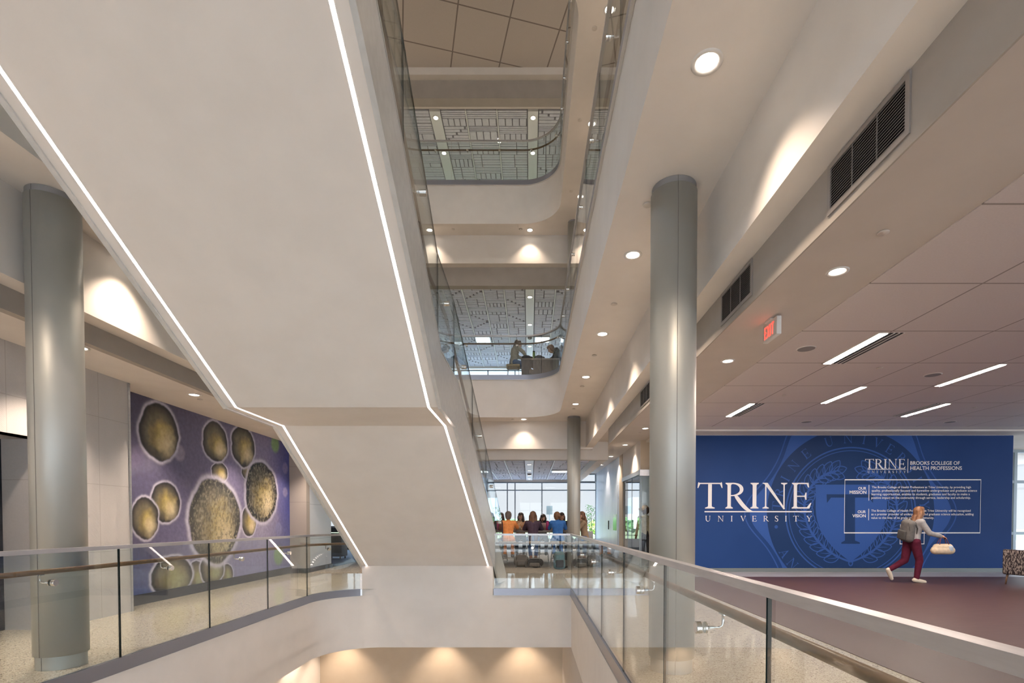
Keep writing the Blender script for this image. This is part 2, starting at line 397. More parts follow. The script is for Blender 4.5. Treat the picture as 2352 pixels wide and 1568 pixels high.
acoustic(-9.6, 1.98, 14.93, 24.0, 3.29, runs, [(-0.165, 0.125)], 3)
runs3 = [-0.81 - .66 * k for k in range(1, 8)] + [-0.81, 0.81, 1.47, 2.13, 2.79]
acoustic(-6.2, 3.5, 14.96, 24.0, Z3 + 3.285, runs3, [(-0.14, 0.14)], 5)
acoustic(-6.2, 3.5, 15.75, 24.0, Z4 + 3.285, [-4.6, -1.95, -1.0, 1.3, 2.3], [(-3.05, -2.73), (-0.06, 0.25)], 11)

# slab edges around the openings
def slab_edge(hole, zb, zt, closed=False, name='wall_atrium'):
    m = MB(); wallstrip(m, hole, zb - .004, zt, -0.02, 0.0, closed=closed); return struct(m, name, gyp)
slab_edge(hole2, C1, -0.12)
slab_edge(hole3, C2, Z3 - .12)
slab_edge(hole4, C3, Z4 - .12, True)
m = MB(); m.box(XL, XU, 1.60, 1.75, C2, Z3); struct(m, 'wall_front', gyp)
m = MB(); m.box(XL, XR, -2.65, -2.5, C1, 0); struct(m, 'wall_front', gyp)
# drywall block under the first steps, flush with the slab edge
m = MB(); m.prism([(YF - .003, C1), (YF - .003, 0.449), (10.59, -0.002), (10.59, C1)], 0, -3.24, -0.713); struct(m, 'wall_stair_base', gyp)
# level one below
m = MB(); m.box(-6.3, XR, 12.5, 12.7, -5.2, C1); struct(m, 'wall_back', beige)
m = MB(); m.box(-6.3, -5.15, YB, 12.499, -5.2, C1); struct(m, 'wall_left', gyp)
m = MB(); m.box(XR, XR + .15, YB, 12.6, -5.2, C1 - .004); struct(m, 'wall_right', bulk)
m = MB(); m.box(-5.15, XR, 12.44, 12.5, -5.2, -5.05); m.box(-5.15, -5.10, -2, 12.44, -5.2, -5.05); struct(m, 'baseboard_back', base_m)

# right bulkhead beside the opening, stepped
def bulkheads(z0, right_end, lower_end):
    c = z0 + (C2 if z0 == 0 else C3 - Z3)
    m = MB(); m.box(1.576, 1.779, YB, 14.5, z0 + 3.40, c); struct(m, 'wall_right', gyp)
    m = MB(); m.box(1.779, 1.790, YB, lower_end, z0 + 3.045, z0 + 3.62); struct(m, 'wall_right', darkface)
    if z0 == 0: m2 = MB(); m2.box(1.779, 1.790, lower_end, 14.5, 3.401, C2); struct(m2, 'wall_right', gyp)
    m = MB(); m.box(-4.61, -4.40, YB, 14.5, z0 + 3.36, c); struct(m, 'wall_left', gyp)
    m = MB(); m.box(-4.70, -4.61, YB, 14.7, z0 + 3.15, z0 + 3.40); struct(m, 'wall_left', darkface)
bulkheads(0, 2.24, 11.64)
bulkheads(Z3, 3.5, 14.5)
m = MB(); m.box(-4.61, 1.779, 14.5, 14.72, 3.36, C2); struct(m, 'wall_far', gyp)
m = MB(); m.box(-12, 2.24, 14.70, 14.92, 3.08, C2 + .1); struct(m, 'wall_far', bulk)
m = MB(); m.box(-4.61, 1.779, 14.5, 14.73, Z3 + 3.275, C3); struct(m, 'wall_far', gyp)
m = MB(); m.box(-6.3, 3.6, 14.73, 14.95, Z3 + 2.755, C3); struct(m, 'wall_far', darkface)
m = MB(); m.box(-6.3, 3.6, 14.5, 14.68, 13.73, 14.6); struct(m, 'wall_far', gyp)
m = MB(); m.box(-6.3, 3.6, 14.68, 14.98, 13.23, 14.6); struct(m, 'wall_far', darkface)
m = MB(); m.box(1.98, 2.24, 14.92, YW, 3.10, 3.6); struct(m, 'wall_right', gyp)
# upper levels: side walls
for z0, zt in ((Z3, C3), (Z4, 14.6)):
    m = MB(); m.box(3.5, 3.7, YB, YW, z0, zt); struct(m, 'wall_right', gyp)
    m = MB(); m.box(-6.4, -6.2, YB, YW, z0, zt); struct(m, 'wall_left', gyp)
    m = MB(); m.box(-6.3, 3.6, YW - .05, YW + .15, zt - (1.0 if z0 == Z4 else .78), zt + 1.1); struct(m, 'wall_far', gyp)
m = MB(); m.box(-12.5, 2.24, YW - .05, YW + .15, 3.19, Z3); m.box(2.24, 3.12, YW - .05, YW + .15, 3.59, Z3); m.box(3.12, 20, YW - .05, YW + .15, 3.19, Z3); struct(m, 'wall_far', gyp)
m = MB(); m.box(1.84, 20, YB, 24.3, 3.66, 3.8); m.box(-12.5, -4.70, YB, 24.3, 3.66, 3.8); struct(m, 'ceiling', gyp)

# left side of level two: panel wall with lift recess, mural wall, pale end wall
m = MB(); m.box(-5.95, -5.75, 6.09, 7.38, 0, 3.30); m.box(-5.95, -5.75, 4.2, 6.09, 2.27, 3.30); m.box(-5.95, -5.75, YB, 4.2, 0, 3.30); struct(m, 'wall_left', panelwall)
m = MB(); m.box(-6.4, -5.76, 6.09, 6.25, 0, 2.27); m.box(-6.4, -5.76, 4.05, 4.2, 0, 2.27); m.box(-6.4, -5.76, 4.2, 6.09, 2.27, 2.4); struct(m, 'wall_left', panelwall)
m = MB(); m.box(-6.3, -6.1, 7.2, 13.0, 0, 3.30); m.box(-6.3, -5.95, 7.2, 7.38, 0, 3.30); struct(m, 'wall_left', gyp)
m = MB(); m.box(-5.753, -5.74, 7.36, 7.395, 0, 3.28); struct(m, 'trim_left', cap_m)
m = MB(); m.box(-6.3, -5.67, 13.0, 13.2, 0, 4.6); struct(m, 'wall_far', tiles('grey_beige_wall', (0.46, 0.42, 0.39), (0.30, 0.27, 0.25), 0, 0.90, 60, 0.9, .008, axes=(0, 2)))
m = MB(); m.box(-6.3, -5.67, 13.2, 14.6, 0, 4.6); struct(m, 'wall_left', tiles('pale_blue_wall_panel', (0.66, 0.70, 0.76), (0.42, 0.46, 0.52), 60, 0.86, 99, 0.9, .012, axes=(1, 2), rough=.4))
m = MB(); m.box(-6.1, -6.06, 7.38, 13.0, 0, .16); m.box(-6.1, -5.63, 12.96, 13.0, 0, .12); m.box(-5.67, -5.63, 13.0, 14.6, 0, .12); struct(m, 'baseboard_left', base_m)
m = MB(); m.box(-12.5, -6.3, 13.0, 13.2, 0, 4.6); struct(m, 'wall_left', gyp)
m = MB(); m.box(-12.6, -12.4, 13, YW, 0, 4.6); struct(m, 'wall_left', frosty)

# lift door
lift = MB(); lift.box(-6.34, -6.27, 4.2, 6.09, 0, 2.27, 0)
lift = lift.build('door_1', [principled('dark_lift_steel', (0.07, 0.08, 0.10), 0.25, 0.8)]); lift['kind'] = 'structure'
l2 = MB()
for y in (4.75, 5.42): l2.box(-6.27, -6.255, y, y + .64, 0, 2.2)
l2.build('door_leaf', MATS['dark_lift_steel'], lift)

# right side of level two: seating side wall, office front, wall behind the blue mural
m = MB(); m.box(3.12, 3.3, 14.5, 17.2, 2.77, 3.6); m.box(3.12, 3.3, 17.25, 17.9, 0, 3.6, 1); m.box(3.12, 3.3, 17.9, YW, 0, 3.6, 2)
struct(m, 'wall_right', [gyp, beige, frosty])
m = MB(); m.box(3.123, 4.0, 14.497, 14.62, 2.77, 3.6); m.box(3.9, 4.0, 13.5, 14.6, 0, 3.6); m.box(5.2, 5.4, 14.6, YW, 0, 3.6); m.box(4.0, 5.4, 14.503, 14.62, 0, 3.6); struct(m, 'wall_right', beige)
m = MB(); m.box(3.60, 12.52, 13.30, 13.5, 0, 3.55); struct(m, 'wall_right', gyp)
m = MB(); m.box(3.59, 12.50, 13.27, 13.30, 0, .10); struct(m, 'baseboard_right', principled('steel_baseboard', (0.16, 0.18, 0.18), 0.4, 0.3))
m = MB(); m.box(3.10, 3.12, 17.9, YW, 0, .10); m.box(3.10, 3.12, 17.25, 17.9, 0, .10); struct(m, 'baseboard_right', base_m)
m = MB(); m.box(3.09, 3.12, 14.42, 17.25, 2.65, 2.77); m.box(3.087, 3.42, 14.40, 14.51, 2.597, 2.773); struct(m, 'trim_1', cap_m)
# office door leaf on the pale wall with its slim glass light
dr = MB(); dr.box(3.095, 3.118, 18.1, 19.2, 0.02, 2.6); dr = struct(dr, 'door_2', frosty)
g = MB(); g.box(3.085, 3.094, 18.28, 19.0, 1.0, 1.58); g.build('door_pane', [principled('door_light_glass', (0.25, 0.45, 0.18), 0.08)], dr)
g = MB(); g.box(3.06, 3.094, 20.0, 20.06, 1.02, 1.36); g.build('door_handle', black_m, dr)
# office glass front
def window(name, x0, x1, z0, z1, y, mull, trans, bar=.05, depth=.12, glass=True, axis=0, tint=None):
    """a glazed front in a plane of constant y (axis 0) or constant x (axis 1)"""
    f = MB(); P = (lambda a0, a1, zz0, zz1, d0, d1: f.box(a0, a1, d0, d1, zz0, zz1)) if axis == 0 else (lambda a0, a1, zz0, zz1, d0, d1: f.box(d0, d1, a0, a1, zz0, zz1))
    d0, d1 = y - depth / 2, y + depth / 2
    for a in (x0, x1): P(a - bar / 2, a + bar / 2, z0, z1, d0, d1)
    for zz in (z0, z1): P(x0 + bar / 2, x1 - bar / 2, zz - bar / 2, zz + bar / 2, d0 + .003, d1 - .003)
    for a in mull: P(a - bar / 2, a + bar / 2, z0 + .001, z1 - .001, d0 + .0015, d1 - .0015)
    for zz in trans: P(x0 + bar / 2, x1 - bar / 2, zz - bar / 2, zz + bar / 2, d0 + .006, d1 - .006)
    o = struct(f, name, mull_m)
    g = MB()
    if axis == 0: g.quad((x0, y, z0), (x1, y, z0), (x1, y, z1), (x0, y, z1))
    else: g.quad((y, x0, z0), (y, x1, z0), (y, x1, z1), (y, x0, z1))
    g.build('window_pane', tint or winglass, o); return o
mul = [-0.70 + 1.27 * k for k in range(-9, 3)]
window('window_1', -12.4, 3.12, 0.5, 3.17, YW, mul + [-1.066], [2.81])
window('window_13', 2.27, 3.10, 3.21, 3.56, YW, [], [])
window('window_2', -6.2, 3.5, Z3 + .5, Z3 + 3.17, YW, [x for x in mul if -6.1 < x < 3.4], [Z3 + 2.81])
window('window_3', -6.2, 3.5, Z4 + .5, Z4 + 3.1, YW, [x for x in mul if -6.1 < x < 3.4], [Z4 + 2.81])
window('window_4', 3.32, 5.2, 0.97, 3.17, YW, [3.62], [2.81])
window('window_5', 14.52, 17.19, 0.03, 2.66, 3.16, [15.85], [], bar=.02, depth=.02, axis=1)
window('window_6', 3.13, 4.0, 0.03, 2.60, 14.56, [3.42], [], bar=.025, depth=.03)
window('window_7', 12.55, 20, 0.03, 3.5, 16.0, [13.75, 15.1, 16.9, 18.4], [0.95, 2.55], bar=.09)
bx = [-11.0 + 2.2 * k for k in range(14)]
window('window_8', -12.4, 20, 0.05, 3.5, YB, bx, [2.6], bar=.08)
window('window_9', -6.2, 3.5, Z3 + .05, Z3 + 3.9, YB, [x for x in bx if -6 < x < 3.4], [Z3 + 2.6], bar=.08)
window('window_10', -6.2, 3.5, Z4 + .05, Z4 + 3.9, YB, [x for x in bx if -6 < x < 3.4], [Z4 + 2.6], bar=.08)
window('window_11', -6.2, XR, -5.15, C1, YB, [x for x in bx if -6 < x < .7], [], bar=.08)
window('window_12', -6.5, 15.5, 0.05, 3.5, 19.0, [-4 + 2.4 * k for k in range(8)], [2.6], bar=.08, axis=1)
m = MB(); m.box(-12.5, 20, YW - .06, YW + .1, 0, .5); m.box(3.2, 5.3, YW - .1, YW - .02, 0, .97); struct(m, 'wall_far', white_m)
m = MB(); m.box(-12.4, 3.1, YW - .10, YW - .06, 0, .11); struct(m, 'baseboard_far', base_m)
m = MB(); m.box(-6.3, 3.6, YW - .05, YW + .1, Z3, Z3 + .5); m.box(-6.3, 3.6, YW - .05, YW + .1, Z4, Z4 + .5); struct(m, 'wall_far', white_m)
for z0, z1 in ((3.5, 5.3), (9.2, 10.5), (14.3, 14.8), (-1.13, 0.05)):
    m = MB(); m.box(-12.5, 20, YB - .2, YB - .06, z0, z1); struct(m, 'wall_back', gyp)
m = MB(); m.box(-12.6, -12.4, YB, 13, 0, 4.6); struct(m, 'wall_left', gyp)
# ------------------------------------------------------------------ glass railings
def railing(name, label, path, z0, joints, closed=False, hand=0.88, group=None, ends=True):
    """panes between joints (arc lengths); the floor lies to the right of travel"""
    t = empty(name, label, 'railing', (0, 0, 0), group=group)
    P = path + [path[0]] if closed else path
    m = MB(); wallstrip(m, path, z0 - .12, z0 + .012, -0.022, 0.022, closed=closed); wallstrip(m, path, z0 - .128, z0 - .12, -0.0, 0.03, mi=1, closed=closed)
    m.build('fascia', [fascia_m, trimw], t)
    for a, b in zip(joints[:-1], joints[1:]):
        q = sub(P, a + .006, b - .006)
        if len(q) < 2: continue
        m = MB(); wallstrip(m, q, z0 + .012, z0 + 1.045, -.0065, .0065, mi=0, mi_end=1); m.build('glass_panel', [railglass, edge_m], t)
    m = MB(); wallstrip(m, path, z0 + 1.035, z0 + 1.07, -.024, .024, closed=closed); m.build('top_rail', cap_m, t)
    hp = offset(path, -.095, closed); hp = hp + [hp[0]] if closed else hp
    m = MB(); m.tube([(x, y, z0 + hand) for x, y in hp], .0215, seg=12); m.build('handrail', rail_wood, t)
    first = None
    for a, b in zip(joints[:-1], joints[1:]):
        if b - a < .5: continue
        q = sub(P, (a + b) / 2 - .02, (a + b) / 2 + .02)
        if len(q) < 2: continue
        d = Vector((q[-1][0] - q[0][0], q[-1][1] - q[0][1])).normalized(); ang = math.atan2(d.y, d.x)
        if first is None:
            k = MB()   # disc clamp through the glass, arm up to the handrail; local x along the rail, y towards the void
            k.lathe([(0.001, .034), (.026, .034), (.028, .031), (.028, .009), (.001, .009)], axis='y', smooth=False)
            k.lathe([(.001, -.009), (.027, -.009), (.027, -.016), (.022, -.019), (.001, -.019)], axis='y', smooth=False)
            k.tube([(0, -.015, 0), (0, -.075, 0), (0, -.090, .006), (0, -.095, .02), (0, -.095, .065)], .0065, seg=8)
            k.box(-.03, .03, -.105, -.085, .060, .066)
            first = k.build('bracket', chrome, t); o = first
        else:
            o = first.copy(); COL.objects.link(o); o.parent = t
        o.location = ((q[0][0] + q[-1][0]) / 2, (q[0][1] + q[-1][1]) / 2, z0 + hand - .085); o.rotation_euler = (0, 0, ang)
    return t
rp = [(XR, -2.4), (XR, YF)]
railing('glass_railing', 'straight glass railing running from the viewer along the near right column to the far corner', rp, 0, [0, 1.39, 2.75] + [2.4 + y for y in (1.707, 3.02, 4.34, 5.68, 7.07, 8.45, 9.87)])
railing('glass_railing', 'short glass railing between the stair foot and the far right corner', [(XR, YF), (-0.70, YF)], 0, [0, 1.5])
lp = arc(XL + 1.0, YF - 1.0, 1.0, 113, 180) + [(XL, -2.4)]
ll = length(lp)
railing('glass_railing', 'curving glass railing in front of the cell mural and the left column', lp, 0, [0] + [ll - (y + 2.4) for y in (8.85, 7.52, 6.15, 4.80, 3.45, 2.10, .75, -.6, -2.4)])
p3 = hole3; l3 = length(p3)
j3 = []; s = 0
while s < l3 - .4: j3.append(s); s += 1.36
j3.append(l3)
railing('glass_railing', 'curved glass railing around the opening one floor up, with two people behind it', p3, Z3, j3)
p4 = hole4; l4 = length(p4 + [p4[0]]); n4 = 24
railing('glass_railing', 'oval glass railing around the topmost opening', p4, Z4, [l4 * k / n4 for k in range(n4 + 1)], closed=True)

# ------------------------------------------------------------------ staircase
def xs(y):            # right side plane of the stair; the lower flight flares
    return -0.98 if y <= 6.56 else -0.98 + (y - 6.56) * 0.0836
def zsof(y):          # underside
    if y <= 5.51: return 2.515 + .605 * (5.51 - y)
    if y <= 6.56: return 2.515
    return 2.515 - .624 * (y - 6.56)
st = empty('staircase', 'white staircase with lit underside rising over the opening with a landing midway', 'staircase')
ys = [1.75, 5.51, 6.56, 9.87]
XLs = -3.25
m = MB()      # soffit with real thickness; it widens to the right with the flare
for a, b in zip(ys[:-1], ys[1:]):
    v = [(XLs, a, zsof(a)), (xs(a), a, zsof(a)), (xs(b), b, zsof(b)), (XLs, b, zsof(b))]
    w = [(x, y, z + .10) for x, y, z in v]
    m.add(v + w, [(0, 3, 2, 1), (4, 5, 6, 7), (0, 1, 5, 4), (2, 3, 7, 6), (1, 2, 6, 5), (3, 0, 4, 7)])
m.build('soffit', gyp, st)
def strip_path(x_of, ya, yb, off): return [(x_of(y) + off, y, zsof(y)) for y in [ya] + [q for q in (5.51, 6.56) if ya < q < yb] + [yb]]
for side in (0, 1):
    xo = (lambda y: XLs + .103) if side == 0 else (lambda y: xs(y) - .103 - (0.0))
    m = MB(); pts = [(xo(y), y, zsof(y)) for y in ys]
    for (x0, y0, z0), (x1, y1, z1) in zip(pts[:-1], pts[1:]):
        for w, dz, mi in ((.0125, -.003, 0), (.024, -.0015, 1)):
            v = [(x0 - w, y0, z0 + dz), (x0 + w, y0, z0 + dz), (x1 + w, y1, z1 + dz), (x1 - w, y1, z1 + dz)]
            u = [(x, y, z + .004) for x, y, z in v]
            m.add(v + u, [(0, 1, 2, 3), (4, 7, 6, 5), (0, 4, 5, 1), (1, 5, 6, 2), (2, 6, 7, 3), (3, 7, 4, 0)], mi)
    m.build('light_strip', [led, trimw], st)
# stringers
def ztop(y):
    if y <= 5.48: return 3.11 + .605 * (5.48 - y) + .03
    if y <= 6.70: return 3.11
    return 3.11 - .6225 * (y - 6.70)
for side in (0, 1):
    m = MB()
    X = (lambda y: xs(y)) if side else (lambda y: XLs - .03)
    Y = [1.75, 5.48, 5.51, 6.56, 6.70, 8.2, 9.87, 10.5, 11.5]
    bot = [zsof(y) - .012 if y <= 9.87 else max(0.01, .437 - .624 * (y - 9.87)) for y in Y]
    v = []
    for dx in (0, .03):
        v += [(X(y) + dx, y, b) for y, b in zip(Y, bot)] + [(X(y) + dx, y, ztop(y)) for y in Y]
    n = len(Y); fs = []
    for i in range(n - 1):
        fs += [(i, i + 1, n + i + 1, n + i), (2 * n + i + 1, 2 * n + i, 3 * n + i, 3 * n + i + 1), (n + i, n + i + 1, 3 * n + i + 1, 3 * n + i), (i + 1, i, 2 * n + i, 2 * n + i + 1)]
    fs += [(0, n, 3 * n, 2 * n), (n - 1, 2 * n - 1, 4 * n - 1, 3 * n - 1)]
    m.add(v, fs)
    m.build('stringer', steelpaint, st)
    # thin edge rails top and bottom of the stringer
    m = MB()
    for zf, h in ((lambda y: ztop(y), .02), (lambda y: (zsof(y) if y <= 9.87 else max(0.0, .449 - .624 * (y - 9.87))) - .017, .018)):
        for a, b in zip(Y[:-1], Y[1:]):
            x0, x1 = (X(a), X(b)); e = .005
            v = [(x0 - .004, a, zf(a)), (x0 + .03 + e, a, zf(a)), (x1 + .03 + e, b, zf(b)), (x1 - .004, b, zf(b))]
            m.add(v + [(x, y, z + h) for x, y, z in v], [(0, 3, 2, 1), (4, 5, 6, 7), (0, 1, 5, 4), (2, 3, 7, 6), (1, 2, 6, 5), (3, 0, 4, 7)])
    m.build('stringer_trim', steelpaint, st)
    # guard panes
    def zg(y):
        if y <= 5.40: return 4.085 + .605 * (5.40 - y)
        if y <= 6.55: return 4.085
        return 4.085 - .624 * (y - 6.55)
    Yj = [1.75, 2.55, 3.95, 5.40, 6.55, 7.75, 8.95, 10.1, 11.1]
    for a, b in zip(Yj[:-1], Yj[1:]):
        a += .006; b -= .006
        ks = [a] + [q for q in (5.48, 6.70) if a < q < b] + [b]
        v = []; xo = .008
        for dx in (0, .013): v += [(X(y) + xo + dx, y, ztop(y)) for y in ks] + [(X(y) + xo + dx, y, zg(y)) for y in ks]
        n = len(ks); m = MB()
        for i in range(n - 1):
            m.add([v[i], v[i + 1], v[n + i + 1], v[n + i]], [(0, 1, 2, 3)]); m.add([v[2 * n + i], v[2 * n + i + 1], v[3 * n + i + 1], v[3 * n + i]], [(0, 1, 2, 3)])
            m.add([v[n + i], v[n + i + 1], v[3 * n + i + 1], v[3 * n + i]], [(0, 1, 2, 3)], 1)
        m.add([v[0], v[n], v[3 * n], v[2 * n]], [(0, 1, 2, 3)], 1); m.add([v[n - 1], v[2 * n - 1], v[4 * n - 1], v[3 * n - 1]], [(0, 1, 2, 3)], 1)
        m.build('glass_panel', [railglass, edge_m], st)
    # handrail inside the guard, with brackets
    sg = -1 if side else 1; hx = .085
    Yh = [1.75, 5.42, 6.50, 11.25]
    m = MB(); m.tube([(X(y) + sg * hx, y, zg(y) - .19) for y in Yh], .0215, seg=12); m.build('handrail', rail_wood, st)
    for a, b in zip(Yj[:-1], Yj[1:]):
        yc = (a + b) / 2; k = MB()
        k.lathe([(.001, -.03), (.026, -.03), (.028, -.026), (.028, .034), (.026, .037), (.001, .037)], axis='x', smooth=False)
        k.tube([(sg * .01, 0, 0), (sg * .07, 0, 0), (sg * .085, 0, .015), (sg * .085, 0, .07)], .0065, seg=8)
        k.build('bracket', chrome, st, loc=(X(yc) + .014, yc, zg(yc) - .275))
# treads and landing between the stringers
m = MB(); m.box(XLs, -.98, 5.48, 6.70, 2.93, 3.0); m.build('landing', terr, st)
for (ya, za, yb, zb, n) in ((11.4, 0.0, 6.70, 3.0, 18), (5.48, 3.0, 1.75, Z3, 14)):
    m = MB(); dy = (yb - ya) / n; dz = (zb - za) / n
    for i in range(n):
        y0 = ya + dy * i; z1 = za + dz * (i + 1)
        m.box(XLs, min(xs(y0), xs(y0 + dy)) - .002, min(y0, y0 + dy), max(y0, y0 + dy), z1 - dz if n < 15 else z1 - dz, z1 - .001)
    m.build('flight', terr, st)
# ------------------------------------------------------------------ recessed downlights, cover discs, speakers
def downlight(x, y, z, label, group, r=.075, power=None, parent_kind=None, color=WARM, size=100):
    t = empty('downlight', label, 'ceiling light', (x, y, z), group=group)
    if 'dl' not in PROTO:
        m = MB(); m.lathe([(r + .022, 0.001), (r + .022, -.006), (r + .004, -.009), (r - .006, -.004), (r - .01, .002)]); PROTO['dl'] = m.build('trim_ring', trimw, t)
        m = MB(); m.lathe([(.0005, -.0035), (r - .008, -.0035)], seg=28); PROTO['dl2'] = m.build('lamp_lens', lens, t)
    else:
        for k in ('dl', 'dl2'):
            o = PROTO[k].copy(); COL.objects.link(o); o.parent = t
    l = D.lights.new('downlight_lamp', 'SPOT'); l.energy = power or SPOT_W; l.color = color; l.spot_size = math.radians(size); l.spot_blend = .75; l.shadow_soft_size = .045
    lo = D.objects.new('downlight_lamp', l); COL.objects.link(lo); lo.parent = t; lo.location = (0, 0, -.03)
    return t
PROTO = {}
def discs(spots, z, label_fmt, group, r=.042):
    for i, (x, y) in enumerate(spots):
        t = empty('cover_disc', label_fmt.format(ORD[i]), 'sprinkler cover', (x, y, z), group=group)
        if 'disc' not in PROTO:
            m = MB(); m.lathe([(.0005, -.012), (r - .004, -.012), (r, -.009), (r, -.004)], seg=28); PROTO['disc'] = m.build('cover_plate', disc_m, t)
            m = MB(); m.lathe([(r - .008, -.005), (r - .008, .001)], seg=20); PROTO['disc2'] = m.build('recess', joint_m, t)
        else:
            for k in ('disc', 'disc2'):
                o = PROTO[k].copy(); COL.objects.link(o); o.parent = t
for i in range(-2, 5):
    y = 3.24 + 2.29 * i
    lab = (ORD[i] if i >= 0 else ORD[-i - 1] + ' rearward')
    downlight(1.10, y, C2, f'{lab} round ceiling light from the viewer in the row beside the right column', 'lights right of the opening')
    downlight(-4.12, y, C2, f'{lab} round ceiling light from the viewer, row left of the opening', 'lights left of the opening')
for x, n in ((-2.7, 'left, behind the stair'), (-.17, 'right, nearest the far column')):
    downlight(x, 14.22, C2, f'round ceiling light before the far beam, {n}', 'lights before the far beam', power=SPOT_W * .5)
discs([(1.06, 4.66), (1.10, 6.75), (1.10, 8.8), (1.10, 10.8), (1.10, 12.9)], C2, '{} round cover disc from the viewer beside the row of lights right of the opening', 'cover discs right of the opening')
discs([(-.47, 14.2)], C2, '{} cover disc beside the light before the far beam', 'cover discs far')
# one floor up
for i in range(5):
    y = 3.6 + 2.3 * i
    downlight(1.25, y, C3, f'{ORD[i]} round light from the viewer under the top slab, right of the opening', 'upper lights right of the opening')
    downlight(-4.1, y, C3, f'{ORD[i]} round light from the viewer under the top slab, left of the opening', 'upper lights left of the opening')
for x, n in ((-2.75, 'left'), (0.0, 'right')):
    downlight(x, 14.25, C3, f'{n} one of two round lights over the upper far edge', 'upper lights before the far beam', power=SPOT_W * .5)
discs([(1.05, 8.5), (1.0, 10.4), (1.0, 12.6), (-.25, 14.2), (-2.1, 14.2)], C3, '{} cover disc on the underside of the top slab', 'cover discs under the top slab')
# low ceiling on the right
for i, y in enumerate((-.5, 2.1, 4.76, 7.37, 9.98, 12.6, 15.25, 17.9, 20.5)):
    downlight(2.83, y, 3.59, f'{ORD[i]} round light along the strip of low ceiling that carries the exit sign', 'lights along the right low ceiling')
discs([(2.81, 4.12), (2.82, 13.2)], 3.59, '{} cover disc on the low ceiling strip that carries the exit sign', 'cover discs on the right low ceiling')
# low ceiling on the left before the murals
for i, y in enumerate((1.0, 3.4, 5.9, 8.05, 10.35, 12.3)):
    downlight(-5.15 - (.0 if i < 3 else .1), y, 3.28, f'{ORD[i]} round light over the walkway before the cell mural', 'lights over the left walkway', power=SPOT_W * 1.9)
discs([(-5.35, 8.35)], 3.28, '{} cover disc over the left walkway above the cell mural', 'cover discs left')
# upper far rooms and seating area
for z0, ys_, xs_ in ((3.26, (17.5, 19.6, 21.6, 23.2), (-.02,)), (Z3 + 3.255, (16.6, 18.9, 21.2, 23.2), (0.0,)), (Z4 + 3.255, (16.0, 17.5), (-2.89, 0.1))):
    for i, y in enumerate(ys_):
        for x in xs_:
            fl = {3.26: 'over the study table', Z3 + 3.255: 'over the upper desk'}.get(z0, 'under the roof, ' + ('left' if x < -1 else 'right') + ' band')
            downlight(x, y, z0, f'{ORD[i]} small round light {fl}, in the relief ceiling', 'lights in the relief ceilings', color=NEUT)
downlight(-1.0, 17.0, Z4 + 3.28, 'single round light between the bands of the topmost relief ceiling', 'lights in the relief ceilings', color=NEUT)
for x, s in ((2.6, 'right'), (-5.3, 'left')):  # rows out of view, added to brighten the dark upper floors
    for i in range(6):
        y = -1.0 + 3.6 * i
        if y < 14: downlight(x, y, 13.93, f'{ORD[i]} unseen fill light added over the {s} aisle of the topmost floor', 'added top floor fill lights', power=SPOT_W * 1.5, size=130, color=NEUT)
        if y < 14: downlight(x, y, Z4 - .02, f'{ORD[i]} unseen fill light added over the {s} aisle one floor up', 'added upper floor fill lights', power=SPOT_W * 1.1, size=130, color=NEUT)
# level one
for i, x in enumerate((-4.5, -2.1, -.15)):
    downlight(x, 12.0, C1, f'{ORD[i]} hidden light washing the beige wall on the level below', 'lights on the level below', power=SPOT_W * 1.15, size=90)
for i, (x, y) in enumerate(((-2.5, 10.8), (-.2, 10.8), (-4.7, 11.0), (-4.6, 6.0), (-4.6, 3.0))):
    downlight(x, y, C1, f'{ORD[i]} walkway light on the level below', 'walkway lights on the level below')

# linear lights with a slotted diffuser in the tile ceiling
def linear(x, y, side, label, slots=True):
    t = empty('linear_light', label, 'ceiling light', (x, y, 3.582), group='linear lights in the tile ceiling')
    m = MB(); m.box(-.055, .055, -.60, .60, -.004, .002); m.build('lamp_lens', linlamp, t)
    m = MB()
    for a, b, c, d in ((-.065, -.055, -.61, .61), (.055, .065, -.61, .61), (-.065, .065, -.61, -.60), (-.065, .065, .60, .61)): m.box(a, b, c, d, -.007, .002)
    m.build('trim', trimw, t)
    l = D.lights.new('linear_lamp', 'AREA'); l.shape = 'RECTANGLE'; l.size = .10; l.size_y = 1.18; l.energy = 34; l.color = (1, .82, .70)
    lo = D.objects.new('linear_lamp', l); COL.objects.link(lo); lo.parent = t; lo.location = (0, 0, -.012); lo.visible_camera = True
    if slots:
        m = MB()
        for k in range(3):
            a = side * (.085 + .06 * k); m.box(min(a, a + side * .03), max(a, a + side * .03), -.60, .60, -.004, .001, 0)
            a += side * .033; m.box(min(a, a + side * .02), max(a, a + side * .02), -.60, .60, -.008, .001, 1)
        m.build('air_slots', [black_m, trimw], t)
linear(4.295, 6.86, 1, 'lit linear ceiling lamp with black air slots nearest the exit sign')
linear(6.87, 8.08, 1, 'lit linear ceiling lamp cut off by the right edge of the picture', False)
linear(5.65, 9.31, 1, 'lit linear ceiling lamp without slots, between the two slotted ones', False)
linear(4.295, 10.54, 1, 'short-looking lit linear lamp with slots beside the near right column')
linear(8.08, 10.54, -1, 'lit linear lamp with slots on its left, above the seal of the blue wall')
linear(8.08, 5.63, -1, 'linear lamp out to the right, close to the viewer', False)
linear(6.87, 3.2, 1, 'linear lamp overhead on the right, close to the viewer', False)
